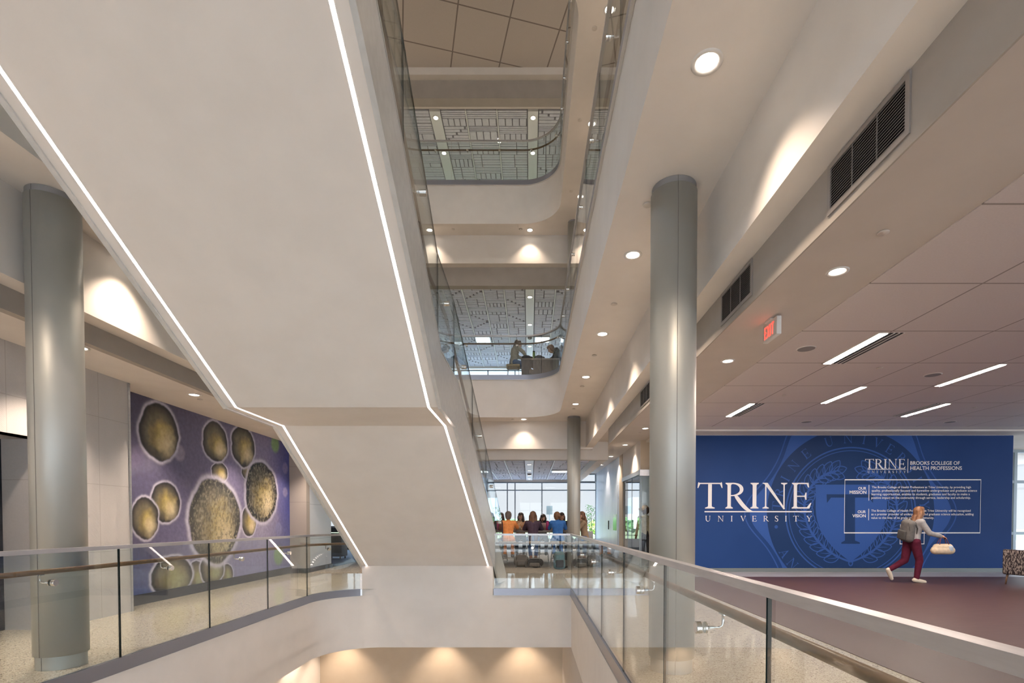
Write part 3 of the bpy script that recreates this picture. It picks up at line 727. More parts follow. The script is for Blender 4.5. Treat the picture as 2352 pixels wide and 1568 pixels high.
for i, (x, y, w) in enumerate(((3.66, 6.83, 'beside the exit sign'), (6.28, 8.03, 'at the right edge of the picture'), (6.32, 11.75, 'above the seal of the blue wall'), (9.6, 11.75, 'right above the end of the blue wall'))):
    t = empty('ceiling_speaker', f'round grey ceiling speaker {w}', 'speaker', (x, y, 3.582), group='ceiling speakers')
    m = MB(); m.lathe([(.0005, -.006), (.105, -.006)], seg=36); m.build('speaker_mesh', spk_m, t)
    m = MB(); m.lathe([(.104, -.004), (.118, -.008), (.122, .0)], seg=36); m.build('ring', trimw, t)
discs([(5.2, 7.66), (4.6, 9.3), (8.9, 10.3)], 3.582, '{} small cover disc in the tile ceiling', 'cover discs in the tile ceiling')
# lit panels over the seating, on two floors
for z, (x, y), w in ((3.29, (1.14, 19.8), 'right panel over the study table'), (3.29, (-1.9, 19.8), 'left panel over the study table'), (Z3 + 3.28, (.49, 20.4), 'right panel over the upper desk'), (Z3 + 3.28, (-1.85, 20.4), 'left panel over the upper desk')):
    t = empty('light_panel', f'flat rectangular lit ceiling panel, {w}', 'ceiling light', (x, y, z), group='lit panels in the relief ceilings')
    m = MB(); m.rbox((0, 0, -.02), (.62, .62, .05), .02); m.build('frame', cap_m, t)
    m = MB(); m.box(-.27, .27, -.27, .27, -.052, -.044); m.build('lamp_lens', principled('lit_panel', (1, 1, 1), .5, emis=(.85, .93, 1), estr=1.8) if 'lit_panel' not in MATS else MATS['lit_panel'], t)
for x, y, z, w in ((-.02, 20.7, 3.26, 'over the study table'), (0.0, 20.2, Z3 + 3.255, 'over the upper desk')):
    t = empty('ceiling_sensor', f'small dark dome sensor in the ceiling band {w}', 'sensor', (x, y, z))
    m = MB(); m.lathe([(.09, 0), (.09, -.03), (.06, -.06), (.03, -.075), (.0005, -.08)], seg=20); m.build('dome', spk_m, t)

# air grilles on the right bulkhead
for y0, y1, w in ((2.457, 3.06, 'large air grille nearest the viewer on the right bulkhead'), (4.155, 4.77, 'middle air grille on the right bulkhead, before the near column'), (7.62, 8.24, 'farthest air grille on the right bulkhead, behind the near column'), (.7, 1.3, 'air grille out of sight above the viewer on the right bulkhead')):
    t = empty('air_grille', w, 'vent', (1.779, (y0 + y1) / 2, 3.245), group='air grilles on the right bulkhead')
    h = (y1 - y0) / 2; m = MB(); e = .028
    m.box(-.010, -.0005, -h - e, h + e, .118, .118 + e); m.box(-.010, -.0005, -h - e, h + e, -.118 - e, -.118)
    m.box(-.010, -.0005, -h - e, -h, -.118, .118); m.box(-.010, -.0005, h, h + e, -.118, .118); m.build('frame', grille_m, t)
    m = MB(); m.box(-.002, -.0006, -h, h, -.118, .118); m.build('back_plate', black_m, t)
    m = MB(); n = 15
    for i in range(n):
        z = -.118 + .236 * (i + .5) / n
        m.add([(-.010, -h, z - .006), (-.010, h, z - .006), (-.002, h, z + .003), (-.002, -h, z + .003), (-.009, -h, z - .002), (-.009, h, z - .002)], [(0, 1, 2, 3), (0, 1, 5, 4), (4, 5, 2, 3)])
    for k in (-h / 3, h / 3): m.box(-.0085, -.003, k - .002, k + .002, -.118, .118)
    m.build('louvres', grille_m, t)

# ------------------------------------------------------------------ columns
def column(name, x, y, z0, z1, label, r=.193):
    t = empty('column', label, 'column', (x, y, z0)); H = z1 - z0
    m = MB(); m.lathe([(r, .12), (r, H - .055)], seg=64); m.lathe([(r, .12), (r - .016, .12)], seg=64); m.lathe([(r, H - .055), (r - .02, H - .055)], seg=64); m.build('sleeve', colmetal, t)
    m = MB(); m.lathe([(r - .016, 0.001), (r - .016, .12)], seg=64); m.build('base', colmetal, t)
    m = MB(); m.lathe([(r - .008, H - .055), (r - .008, H - .002)], seg=64); m.build('collar', collar_m, t)
    m = MB()
    for a in (-95, 85):
        ca, sa = math.cos(math.radians(a)), math.sin(math.radians(a)); w = .0022
        for rr, za, zb in ((r + .0006, .12, H - .055), (r - .0154, .001, .12), (r - .0074, H - .055, H - .002)):
            m.box(rr * ca - w, rr * ca + w, rr * sa - .0012, rr * sa + .0012, za, zb)
    m.build('seam', joint_m, t)
column('c', 1.235, 4.45, 0, C2, 'near round metal column standing behind the right glass railing')
column('c', -4.19, 4.56, 0, C2, 'round metal column on the left, standing behind the curved railing')
column('c', 1.19, 13.9, 0, C2, 'farther round column beside the study table', r=.178)
column('c', 1.19, 13.9, Z3, C3, 'round column one floor up above the study table', r=.178)

# exit sign
t = empty('exit_sign', 'white box exit sign with red letters hanging from the low ceiling', 'exit sign', (2.75, 5.86, 3.59))
m = MB(); m.rbox((.0, 0, -.125), (.055, .33, .20), .006); m.build('housing', white_m, t)
m = MB(); m.rbox((0, .03, -.012), (.09, .13, .022), .004); m.build('ceiling_mount', white_m, t)
red = principled('lit_red_letters', (.9, .05, .04), .5, emis=(1, .06, .04), estr=1.3)
def strokes(mb, segs, plane, w=.018):
    for (a0, b0, a1, b1) in segs:
        d = Vector((a1 - a0, b1 - b0)); n = Vector((-d.y, d.x)).normalized() * w / 2
        q = [(a0 - n.x, b0 - n.y), (a0 + n.x, b0 + n.y), (a1 + n.x, b1 + n.y), (a1 - n.x, b1 - n.y)]
        mb.add([plane(*p) for p in q], [(0, 1, 2, 3)])
m = MB(); H = .135; zb = -.195
pl = lambda a, b: (-.0295, .125 - a, zb + b)
m_seg = []
x = 0
for ch in 'EXIT':
    if ch == 'E': m_seg += [(x + .009, 0, x + .009, H), (x, .009, x + .05, .009), (x, H / 2, x + .045, H / 2), (x, H - .009, x + .05, H - .009)]; x += .067
    if ch == 'X': m_seg += [(x, 0, x + .055, H), (x + .055, 0, x, H)]; x += .072
    if ch == 'I': m_seg += [(x + .009, 0, x + .009, H)]; x += .034
    if ch == 'T': m_seg += [(x + .027, 0, x + .027, H), (x, H - .009, x + .055, H - .009)]; x += .06
strokes(m, m_seg, pl); m.build('lettering', red, t)
# ------------------------------------------------------------------ measured positions on walls (camera height, 18 mm lens, 1.2 degree pitch)
SP, CP = math.sin(math.radians(1.2)), math.cos(math.radians(1.2))
def ray(u, v):
    a = (u - 1217) / 1176; b = (1224.6 - v) / 1176
    return a, CP + b * SP, b * CP - SP
def on_y(u, v, Y): a, y, z = ray(u, v); return a * Y / y, EYE + z * Y / y
def on_x(u, v, X): a, y, z = ray(u, v); return y * X / a, EYE + z * X / a

# ------------------------------------------------------------------ blue wall graphic
YM = 13.296
blue1 = mottled('navy_wall_vinyl', (0.013, 0.045, 0.165), (0.017, 0.056, 0.20), .35, 0.5, spec=.15)
blue2 = mottled('mid_blue_print', (0.030, 0.088, 0.30), (0.036, 0.10, 0.34), .35, 0.5, spec=.15)
blue3 = mottled('dark_blue_print', (0.012, 0.036, 0.115), (0.015, 0.043, 0.135), .35, 0.5, spec=.15)
white_v = principled('white_vinyl_lettering', (0.80, 0.79, 0.80), 0.5)
mural = empty('wall_mural', 'navy blue wall graphic with a large seal, white lettering and framed statements', 'mural', (0, YM, 0))
m = MB(); m.box(3.62, 12.51, -.003, .003, .10, 3.535); m.build('backing', blue1, mural)
def W1(x, y): return on_y(x / 3.047 + 1580, y / 3.047 + 900, YM)
def W7(x, y): return on_y(x / 4.523 + 1740, y / 4.523 + 980, YM)
K1 = 13.3 / 1176 / 3.047; K7 = 13.3 / 1176 / 4.523
class Flat:
    """flat shapes on the wall, clipped to the print"""
    def __init__(s): s.polys = []
    def poly(s, pts):
        s.polys.append(list(pts))
    def stroke(s, pts, w, closed=False):
        n = len(pts); ww = w if isinstance(w, (list, tuple)) else [w] * n
        L_, R_ = [], []
        for i in range(n):
            a = pts[i - 1] if (closed or i) else pts[i]; b = pts[(i + 1) % n] if (closed or i < n - 1) else pts[i]
            d = Vector((b[0] - a[0], b[1] - a[1])).normalized(); q = Vector((-d.y, d.x)) * ww[i] / 2
            L_.append((pts[i][0] + q.x, pts[i][1] + q.y)); R_.append((pts[i][0] - q.x, pts[i][1] - q.y))
        for i in range(n if closed else n - 1):
            j = (i + 1) % n; s.polys.append([L_[i], L_[j], R_[j], R_[i]])
    def build(s, name, mat, parent, dy, clip=True):
        vs, fs = [], []
        def cl(P, ax, lim, keep_less):
            out = []
            for i in range(len(P)):
                a, b = P[i], P[(i + 1) % len(P)]; ia = (a[ax] <= lim) == keep_less; ib = (b[ax] <= lim) == keep_less
                if ia: out.append(a)
                if ia != ib:
                    t = (lim - a[ax]) / (b[ax] - a[ax]); out.append((a[0] + (b[0] - a[0]) * t, a[1] + (b[1] - a[1]) * t))
            return out
        for pi_, P in enumerate(s.polys):
            d_ = dy + (pi_ % 211) * 7e-6
            tri = [tuple(t) for t in tessellate_polygon([[Vector((x, z, 0)) for x, z in P]])] if len(P) > 4 else [tuple(range(len(P)))]
            for t in tri:
                Q = [P[i] for i in t]
                if clip:
                    for ax, lim, less in ((1, 3.53, True), (1, .104, False), (0, 12.50, True)):
                        if Q: Q = cl(Q, ax, lim, less)
                if len(Q) >= 3:
                    o = len(vs); vs += [(x, -d_, z) for x, z in Q]; fs.append(tuple(range(o, o + len(Q))))
        me = D.meshes.new(name); me.from_pydata(vs, [], fs); me.materials.append(mat); me.update()
        o = D.objects.new(name, me); COL.objects.link(o); o.parent = parent; return o

def bez(p0, p1, p2, p3, n=12):
    return [tuple((1 - t) ** 3 * a + 3 * (1 - t) ** 2 * t * b + 3 * (1 - t) * t * t * c + t ** 3 * d for a, b, c, d in zip(p0, p1, p2, p3)) for t in [i / n for i in range(n + 1)]]
# roman capitals, cap height 1: each letter is a list of polygons, with its width
def serif(x0, x1, y, up, o=.075, h=.035):
    s = 1 if up else -1
    return [(x0 - o, y), (x1 + o, y), (x1 + o, y + s * h), (x1 + .02, y + s * (h + .03)), (x1, y + s * .10), (x0, y + s * .10), (x0 - .02, y + s * (h + .03)), (x0 - o, y + s * h)]
def stem(x, w=.13, a=0, b=1): return [[(x, a), (x + w, a), (x + w, b), (x, b)], serif(x, x + w, 0, True), serif(x, x + w, 1, False)]
def strokepoly(pts, ws):
    f = Flat(); f.stroke(pts, ws); return f.polys
def glyph(c):
    if c == 'I': return stem(.09), .31
    if c == 'T': return [[(.40, 0), (.54, 0), (.54, .95), (.40, .95)], serif(.40, .54, 0, True, .11), [(.05, 1), (.89, 1), (.89, .955), (.05, .955)], [(.02, 1.0), (.05, 1.03), (.10, .955), (.03, .80), (.0, .80)], [(.92, 1.0), (.89, 1.03), (.84, .955), (.91, .80), (.94, .80)]], .94
    if c == 'N': return [[(.10, 0), (.15, 0), (.15, 1), (.10, 1)], serif(.10, .15, 0, True, .10), [(.02, 1), (.20, 1), (.90, .0), (.84, -.03), (.12, .90)], [(.83, -.03), (.88, -.03), (.88, 1), (.83, 1)], serif(.83, .88, 1, False, .10), [(.0, 1), (.16, 1), (.16, .965), (.0, .965)]], .98
    if c == 'E': return stem(.09) + [[(.2, 1), (.68, 1), (.70, .82), (.66, .82), (.60, .95), (.2, .955)], [(.2, .50), (.52, .50), (.56, .62), (.60, .62), (.60, .34), (.56, .34), (.52, .455), (.2, .455)], [(.2, 0), (.72, 0), (.80, .22), (.76, .22), (.62, .05), (.2, .05)]], .80
    if c in 'RP':
        bowl = bez((.2, .975), (.72, 1.03), (.80, .50), (.2, .50), 14)
        g = stem(.09) + strokepoly(bowl, [.05, .05, .06, .08, .10, .12, .135, .14, .135, .12, .10, .08, .06, .045, .04])
        if c == 'R': g += strokepoly(bez((.38, .52), (.52, .34), (.66, .10), (.92, .0), 8), [.08, .13, .14, .14, .14, .13, .12, .08, .04])
        return g, .86
    if c == 'R*':
        g, w = glyph('R'); g = g[:-8]
        g += strokepoly(bez((.38, .52), (.62, .20), (.78, -.10), (1.08, -.13), 12), [.08, .13, .145, .15, .15, .15, .145, .14, .13, .11, .09, .06, .03]); return g, w
    if c == 'V': return [[(.05, 1), (.19, 1), (.52, .16), (.46, -.02)], [(.46, -.02), (.53, .16), (.84, 1), (.79, 1), (.44, .0)], serif(.08, .19, 1, False, .09), serif(.79, .84, 1, False, .10)], .92
    if c == 'A': return [[(.09, 0), (.14, 0), (.44, .82), (.47, 1.02)], [(.47, 1.02), (.86, 0), (.71, 0), (.42, .82)], [(.24, .36), (.66, .36), (.66, .31), (.22, .31)], serif(.09, .14, 0, True, .09), serif(.72, .84, 0, True, .09)], .94
    if c == 'Y': return [[(.40, 0), (.53, 0), (.53, .48), (.40, .48)], serif(.40, .53, 0, True, .1), [(.05, 1), (.20, 1), (.53, .48), (.42, .42)], [(.80, 1), (.86, 1), (.52, .45), (.46, .45)], serif(.08, .20, 1, False, .08), serif(.80, .86, 1, False, .09)], .92
    if c == 'U': return strokepoly([(.155, .97)] + bez((.155, .45), (.155, -.12), (.78, -.12), (.78, .45), 14) + [(.78, .97)], [.13, .13, .13, .125, .12, .11, .10, .09, .08, .07, .06, .05, .05, .05, .05, .05, .05]) + [serif(.09, .22, 1, False), serif(.755, .805, 1, False, .09)], .93
    if c == 'S': return strokepoly(bez((.56, .82), (.50, 1.05), (.10, 1.02), (.13, .74), 8) + bez((.13, .74), (.16, .50), (.58, .52), (.56, .24), 8)[1:] + bez((.56, .24), (.54, -.06), (.14, -.05), (.08, .20), 8)[1:],
                               [.03, .04, .05, .06, .07, .09, .11, .12, .13, .14, .15, .15, .15, .15, .14, .14, .13, .12, .11, .09, .07, .06, .05, .04, .03]) + [[(.55, 1.0), (.58, 1.0), (.58, .76), (.55, .76)], [(.06, 0), (.09, 0), (.09, .26), (.06, .26)]], .64
def put(flat, c, x, z, h, rot=0.0, sx=1.0, anchor='l'):
    g, w = glyph(c); ca, sa = math.cos(rot), math.sin(rot); ox = -w / 2 if anchor == 'c' else 0; oy = -.5 if anchor == 'c' else 0
    for P in g:
        flat.poly([(x + ((px + ox) * sx * ca - (py + oy) * sa) * h, z + ((px + ox) * sx * sa + (py + oy) * ca) * h) for px, py in P])
# the seal
cx, cz = W7(965, 890); r0 = 868 * K7
def ring_wavy(k, ph=0.0, n=240):
    pts = []
    for i in range(n):
        a = 2 * math.pi * i / n
        w = 1 + .085 * math.cos(6 * (a - math.radians(0))) + .01 * math.cos(12 * a)
        pts.append((cx + k * w * math.cos(a) * r0, cz + k * w * math.sin(a) * r0))
    return pts
def circ(k, n=160): return [(cx + k * K7 * math.cos(2 * math.pi * i / n), cz + k * K7 * math.sin(2 * math.pi * i / n)) for i in range(n)]
f = Flat()
pw = ring_wavy(1.10)
for i in range(len(pw)): f.poly([(cx, cz), pw[i], pw[(i + 1) % len(pw)]])
f.stroke(ring_wavy(1.155), .032, True)
f.build('seal_border', blue2, mural, .0045)
f = Flat(); c_ = circ(868)
for i in range(len(c_)): f.poly([(cx, cz), c_[i], c_[(i + 1) % len(c_)]])
f.build('seal_field', blue3, mural, .0065)
f = Flat(); f.stroke(circ(672), .036, True); f.stroke(circ(640), .020, True)
S = lambda x, y: W7(x, y)
sh = [S(602, 600), S(1342, 600), S(1342, 860)] + [S(*p) for p in bez((1342, 860), (1320, 1120), (1130, 1290), (965, 1400), 14)[1:]] + [S(*p) for p in bez((965, 1400), (800, 1290), (610, 1120), (602, 860), 14)[1:]]
f.poly(sh)
for ch, a in zip('TRINEUNIVERSITY', (174.9, 164, 152.8, 141, 127.5, 107.7, 92.8, 80.2, 69.4, 58.6, 47.5, 36.5, 26.5, 17, 5.9)):
    ra = math.radians(a); put(f, ch, cx + 768 * K7 * math.cos(ra), cz + 768 * K7 * math.sin(ra), 98 * K7, ra - math.pi / 2, .95, 'c')
for ch, a in (('A', 211.7), ('N', 221.6)):
    ra = math.radians(a); put(f, ch, cx + 800 * K7 * math.cos(ra), cz + 800 * K7 * math.sin(ra), 98 * K7, ra + math.pi / 2, .95, 'c')
x, z = S(192, 1038); f.poly([(x + 18 * K7 * math.cos(t * math.pi / 8), z + 18 * K7 * math.sin(t * math.pi / 8)) for t in range(16)])
# laurel branches: curved stem, outlined leaves with a vein
def leaf(fl, bx_, by_, ang, ln, w=.40):
    ca, sa = math.cos(ang), math.sin(ang); T = lambda px, py: (bx_ + (px * ca - py * sa) * ln, by_ + (px * sa + py * ca) * ln)
    a = bez((0, 0), (.25, w), (.75, w * .8), (1, 0), 10); b = bez((1, 0), (.75, -w * .8), (.25, -w), (0, 0), 10)
    fl.stroke([T(*p) for p in a], .024); fl.stroke([T(*p) for p in b], .024); fl.stroke([T(0, 0), T(.35, .02), T(.72, -.02)], [.026, .018, .006])
for sgn in (-1, 1):
    P = [(965 + sgn * dx, y) for dx, y in [(0, 1400)] + bez((0, 1400), (250, 1330), (470, 1110), (480, 850), 18)[1:] + bez((480, 850), (480, 640), (330, 500), (180, 470), 14)[1:]]
    st_ = [S(*p) for p in P]; f.stroke(st_, .05)
    for i in range(3, len(st_) - 1, 2):
        d = Vector((st_[i + 1][0] - st_[i - 1][0], st_[i + 1][1] - st_[i - 1][1])); a = math.atan2(d.y, d.x)
        leaf(f, st_[i][0], st_[i][1], a + .62, .40); leaf(f, st_[i][0], st_[i][1], a - .62, .40)
    leaf(f, st_[-1][0], st_[-1][1], a, .36)
x, z = S(965, 1410); f.stroke([(x + .05 * math.cos(t * math.pi / 8), z + .08 * math.sin(t * math.pi / 8)) for t in range(16)], .03, True)
f.build('seal_emblem', blue2, mural, .0085)
f = Flat()      # dark T on the shield
for P in ([S(905, 700), S(1010, 700), S(1010, 1190), S(905, 1190)], [S(715, 700), S(1200, 700), S(1200, 735), S(715, 735)], [S(715, 700), S(760, 700), S(760, 735), S(735, 770), S(718, 790)], [S(1200, 700), S(1155, 700), S(1155, 735), S(1180, 770), S(1197, 790)], [S(868, 1214), S(1060, 1214), S(1060, 1200), S(1010, 1180), S(1010, 1140), S(905, 1140), S(905, 1180), S(868, 1200)]): f.poly(P)
f.build('shield_letter', blue3, mural, .0105)

def logo(fl, x0, x1, yt, yb, line_y, uy0, uy1, xs_u, k):
    """TRINE over a rule over UNIVERSITY, in wall-print pixels"""
    H = (yb - yt) * K1
    for ch, a, b in (('T', 65, 240), ('R*', 258, 418), ('I', 432, 496), ('N', 520, 692), ('E', 722, 862)):
        X0, Z0 = W1(x0 + (a - 65) * k, yb); X1, _ = W1(x0 + (b - 65) * k, yb); w = glyph(ch)[1]
        put(fl, ch, X0, Z0, H, 0, (X1 - X0) / (w * H))
    a, b = W1(x0 + 50 * k, line_y), W1(x0 + 800 * k, line_y); fl.stroke([a, (b[0], a[1])], .030 * max(k, .5))
    h = (uy1 - uy0) * K1
    for ch, c in zip('UNIVERSITY', xs_u):
        X, Z = W1(x0 + (c - 65) * k, (uy0 + uy1) / 2); put(fl, ch, X, Z, h, 0, 1.05, 'c')
ux = (139, 228, 305, 385, 464, 544, 618, 684, 754, 846)
f = Flat(); logo(f, 65, 862, 636, 815, 837, 866, 905, ux, 1.0); f.build('lettering', white_v, mural, .0135)
f = Flat(); logo(f, 1237, 1520, 470, 535, 541, 551, 567, ux, .3555)
a = W1(1537, 468); b = W1(1537, 566); f.stroke([a, (a[0], b[1])], .014)
f.build('lettering', white_v, mural, .0135)
f = Flat()
ax, az = W1(1097, 614); bx2, bz = W1(2041, 985); f.stroke([(ax, az), (bx2, az), (bx2, bz), (ax, bz)], .030, True)
for x, y0, y1 in ((1265, 650, 760), (1263, 817, 897)):
    a = W1(x, y0); b = W1(x, y1); f.stroke([a, (a[0], b[1])], .014)
f.build('statement_frame', white_v, mural, .0135)
f = Flat(); a = W1(1483, 928); b = W1(1649, 1062); f.stroke([a, (b[0], a[1]), b, (a[0], b[1])], .022, True); f.build('small_frame', white_v, mural, .017)
def text(s, x0, x1, yb, parent=mural, bold=False, right=False, offs=.006):
    """a line of sans lettering fitted between two print columns, baseline yb"""
    cu = D.curves.new('lettering', 'FONT'); cu.body = s; cu.size = 1.0; cu.offset = offs
    o = D.objects.new('lettering', cu); COL.objects.link(o)
    bpy.context.view_layer.update(); me = D.meshes.new_from_object(o.evaluated_get(bpy.context.evaluated_depsgraph_get()))
    D.objects.remove(o); D.curves.remove(cu)
    xs_ = [v.co.x for v in me.vertices]; w = max(xs_) - min(xs_); A = W1(x0, yb); B = W1(x1, yb); k = (B[0] - A[0]) / w; mn = min(xs_)
    for v in me.vertices: v.co = Vector(((v.co.x - mn) * k + A[0], -.012, v.co.y * k + A[1]))
    me.materials.clear(); me.materials.append(white_v); q = D.objects.new('lettering', me); COL.objects.link(q); q.parent = parent; return q
for s, x0, x1, y, of in (('BROOKS COLLEGE OF', 1554, 1900, 509, .012), ('HEALTH PROFESSIONS', 1554, 1915, 545, .012),
                     ('OUR', 1190, 1247, 683, .02), ('MISSION', 1129, 1247, 712, .02), ('OUR', 1186, 1243, 847, .02), ('VISION', 1149, 1243, 876, .02),
                     ('The Brooks College of Health Professions at Trine University, by providing high', 1285, 1978, 673, .008),
                     ('quality, professionally focused and formative undergraduate and graduate science', 1284, 2021, 697, .008),
                     ('learning opportunities, enables its students, graduates and faculty to make a', 1283, 1970, 722, .008),
                     ('positive impact on the community through service, leadership and scholarship.', 1282, 1977, 747, .008),
                     ('The Brooks College of Health Professions at Trine University will be recognized', 1281, 1976, 837, .008),
                     ('as a premier provider of undergraduate and graduate science education, adding', 1281, 1997, 862, .008),
                     ('value to the lives of its graduates and community.', 1280, 1720, 887, .008)):
    text(s, x0, x1, y, offs=of)

# ------------------------------------------------------------------ cell mural on the left wall
def vnoise(x, y, seed, rs=np.random.RandomState):
    g = np.random.RandomState(seed).rand(64, 64); xi = np.floor(x).astype(int); yi = np.floor(y).astype(int); fx = x - xi; fy = y - yi
    fx = fx * fx * (3 - 2 * fx); fy = fy * fy * (3 - 2 * fy); a = g[xi % 64, yi % 64]; b = g[(xi + 1) % 64, yi % 64]; c = g[xi % 64, (yi + 1) % 64]; d = g[(xi + 1) % 64, (yi + 1) % 64]
    return (a * (1 - fx) + b * fx) * (1 - fy) + (c * (1 - fx) + d * fx) * fy
def fbm(x, y, seed, o=4): return sum(vnoise(x * 2 ** k, y * 2 ** k, seed + k) / 2 ** (k + 1) for k in range(o)) / (1 - .5 ** o)
XM = -6.095; y0, y1, z0, z1 = 7.38, 13.0, .16, 3.28; st_y, st_z = .014, .012
ny, nz = int((y1 - y0) / st_y), int((z1 - z0) / st_z)
Yg, Zg = np.meshgrid(np.linspace(y0, y1, ny + 1), np.linspace(z0, z1, nz + 1), indexing='ij')
C = np.zeros(Yg.shape + (3,))
def lerp(A, B, t): return A + (np.array(B) - A) * np.clip(t, 0, 1)[..., None]
t = (Yg - y0) / (y1 - y0); hz = (Zg - z0) / (z1 - z0)
C[:] = (.105, .092, .17); C = lerp(C, (.24, .205, .36), 1.6 * t - .15); C = lerp(C, (.06, .075, .30), (t - .80) * 5); C = lerp(C, (.05, .09, .28), (.35 - t - hz) * 3)
C = lerp(C, (.30, .30, .50), (.45 - hz) * 1.2 * (t > .0) * np.clip(2 * t, 0, 1)); C = lerp(C, (.07, .06, .10), (hz - .78) * 2.5 * (1 - t))
C = lerp(C, (.40, .36, .48), (fbm(Yg * .9, Zg * .9, 5) - .55) * 2.2)
for (u, v, r, col) in ((388, 1005, .20, (.30, .25, .36)), (412, 1040, .16, (.30, .26, .38)), (655, 1075, .16, (.22, .2, .42)), (655, 1130, .14, (.24, .22, .42)), (640, 1215, .18, (.24, .24, .44)), (632, 1020, .22, (.22, .34, .18)), (640, 1275, .26, (.24, .36, .22)), (300, 1035, .30, (.17, .14, .24))):
    yy, zz = on_x(u, v, XM); d = np.hypot(Yg - yy, Zg - zz) / r; C = lerp(C, col, (1.05 - d) * 5 * .55)
cells = [(652, 652, 55, 64, 0), (835, 645, 36, 56, 0), (495, 1340, 62, 95, 1), (700, 1330, 42, 66, 1), (330, 1345, 138, 138, 1), (603, 1290, 80, 112, 1), (622, 450, 85, 137, 0), (808, 478, 79, 134, 0), (245, 385, 132, 192, 0),
         (290, 850, 98, 138, 0), (155, 960, 90, 145, 0), (848, 975, 51, 100, 0), (928, 788, 108, 200, 2), (618, 975, 170, 288, 3)]
for i, (x, y, rx, ry, kind) in enumerate(cells):
    U, V = x / 2.905 + 280, y / 2.905 + 860
    cy, cz_ = on_x(U, V, XM); ya, _ = on_x(U - rx / 2.905, V, XM); yb, _ = on_x(U + rx / 2.905, V, XM); _, za = on_x(U, V - ry / 2.905, XM); _, zb = on_x(U, V + ry / 2.905, XM)
    cy = (ya + yb) / 2; a = (yb - ya) / 2; b = (za - zb) / 2; q = (Yg - cy) / a; w = (Zg - cz_) / b
    ang = np.arctan2(w, q); d = np.hypot(q, w) + (fbm(np.cos(ang) * 2 + 9, np.sin(ang) * 2 + 9, 20 + i, 3) - .5) * .16
    n1 = fbm(Yg * 7, Zg * 7, 60 + i, 4); n2 = fbm(Yg * 30, Zg * 22, 90 + i, 3)
    C = lerp(C, (.60, .55, .68), np.exp(-((d - 1.03) / .065) ** 2) * .85)
    ins = np.clip((1.0 - d) * 22, 0, 1)
    body = np.zeros_like(C); body[:] = (.042, .038, .042)
    warm = (.50, .37, .13) if kind != 1 else (.30, .27, .12)
    body = lerp(body, (.20, .165, .115), (.90 - d) * 3)
    dd = np.hypot(q - .12, w + .12)
    body = lerp(body, warm, (.70 - dd + (n1 - .5) * .6) * 2.0)
    body = lerp(body, (.74, .60, .40) if kind != 1 else (.36, .34, .20), (.62 - np.hypot(q - .38, w + .38) + (n1 - .5) * .4) * 1.6)
    body = lerp(body, (.10, .08, .06), (.34 - np.abs(q + .28 + .2 * (n1 - .5))) * 1.3 * (np.abs(w) < .85))
    if kind >= 2:
        body = lerp(body, (.50, .44, .34), (n2 - .50) * 1.6); body = lerp(body, (.03, .03, .035), (n2 < .40) * .5 + (d > .84) * (n2 < .60) * .9)
        if kind == 3: body = lerp(body, (.34, .32, .28), (.5 - d * .3) * .6)
    C = C * (1 - ins[..., None]) + body * ins[..., None]
C = np.clip(C * np.array([.98, 1.04, 1.05]), 0, .85)
m = MB()
idx = np.arange((ny + 1) * (nz + 1)).reshape(ny + 1, nz + 1)
V_ = np.stack([np.zeros_like(Yg).ravel(), (Yg - 10.2).ravel(), Zg.ravel()], 1); F_ = np.stack([idx[:-1, :-1].ravel(), idx[:-1, 1:].ravel(), idx[1:, 1:].ravel(), idx[1:, :-1].ravel()], 1)
me = D.meshes.new('wall_mural'); me.from_pydata(V_.tolist(), [], F_.tolist()); me.update()
at = me.color_attributes.new('print', 'FLOAT_COLOR', 'POINT'); at.data.foreach_set('color', np.concatenate([C.reshape(-1, 3), np.ones((C.shape[0] * C.shape[1], 1))], 1).astype(np.float32).ravel())
cm = principled('printed_cell_mural', (.3, .3, .3), .5, spec=.3); an = N(cm, 'ShaderNodeAttribute', attribute_name='print')
nz_ = N(cm, 'ShaderNodeTexNoise', Scale=14.0, Detail=5.0); L(cm, coords(cm), nz_.inputs['Vector'])
mx_ = N(cm, 'ShaderNodeMix', data_type='RGBA', blend_type='OVERLAY'); mx_.inputs[0].default_value = .35
L(cm, an.outputs['Color'], mx_.inputs[6]); L(cm, nz_.outputs[0], mx_.inputs[7]); L(cm, mx_.outputs[2], cm.node_tree.nodes['Principled BSDF'].inputs['Base Color'])
me.materials.append(cm)
o = D.objects.new('wall_mural', me); COL.objects.link(o); o.location = (XM, 10.2, 0)
tag(o, 'purple wall mural of giant yellowish cells with glowing rims behind the left railing', 'mural')
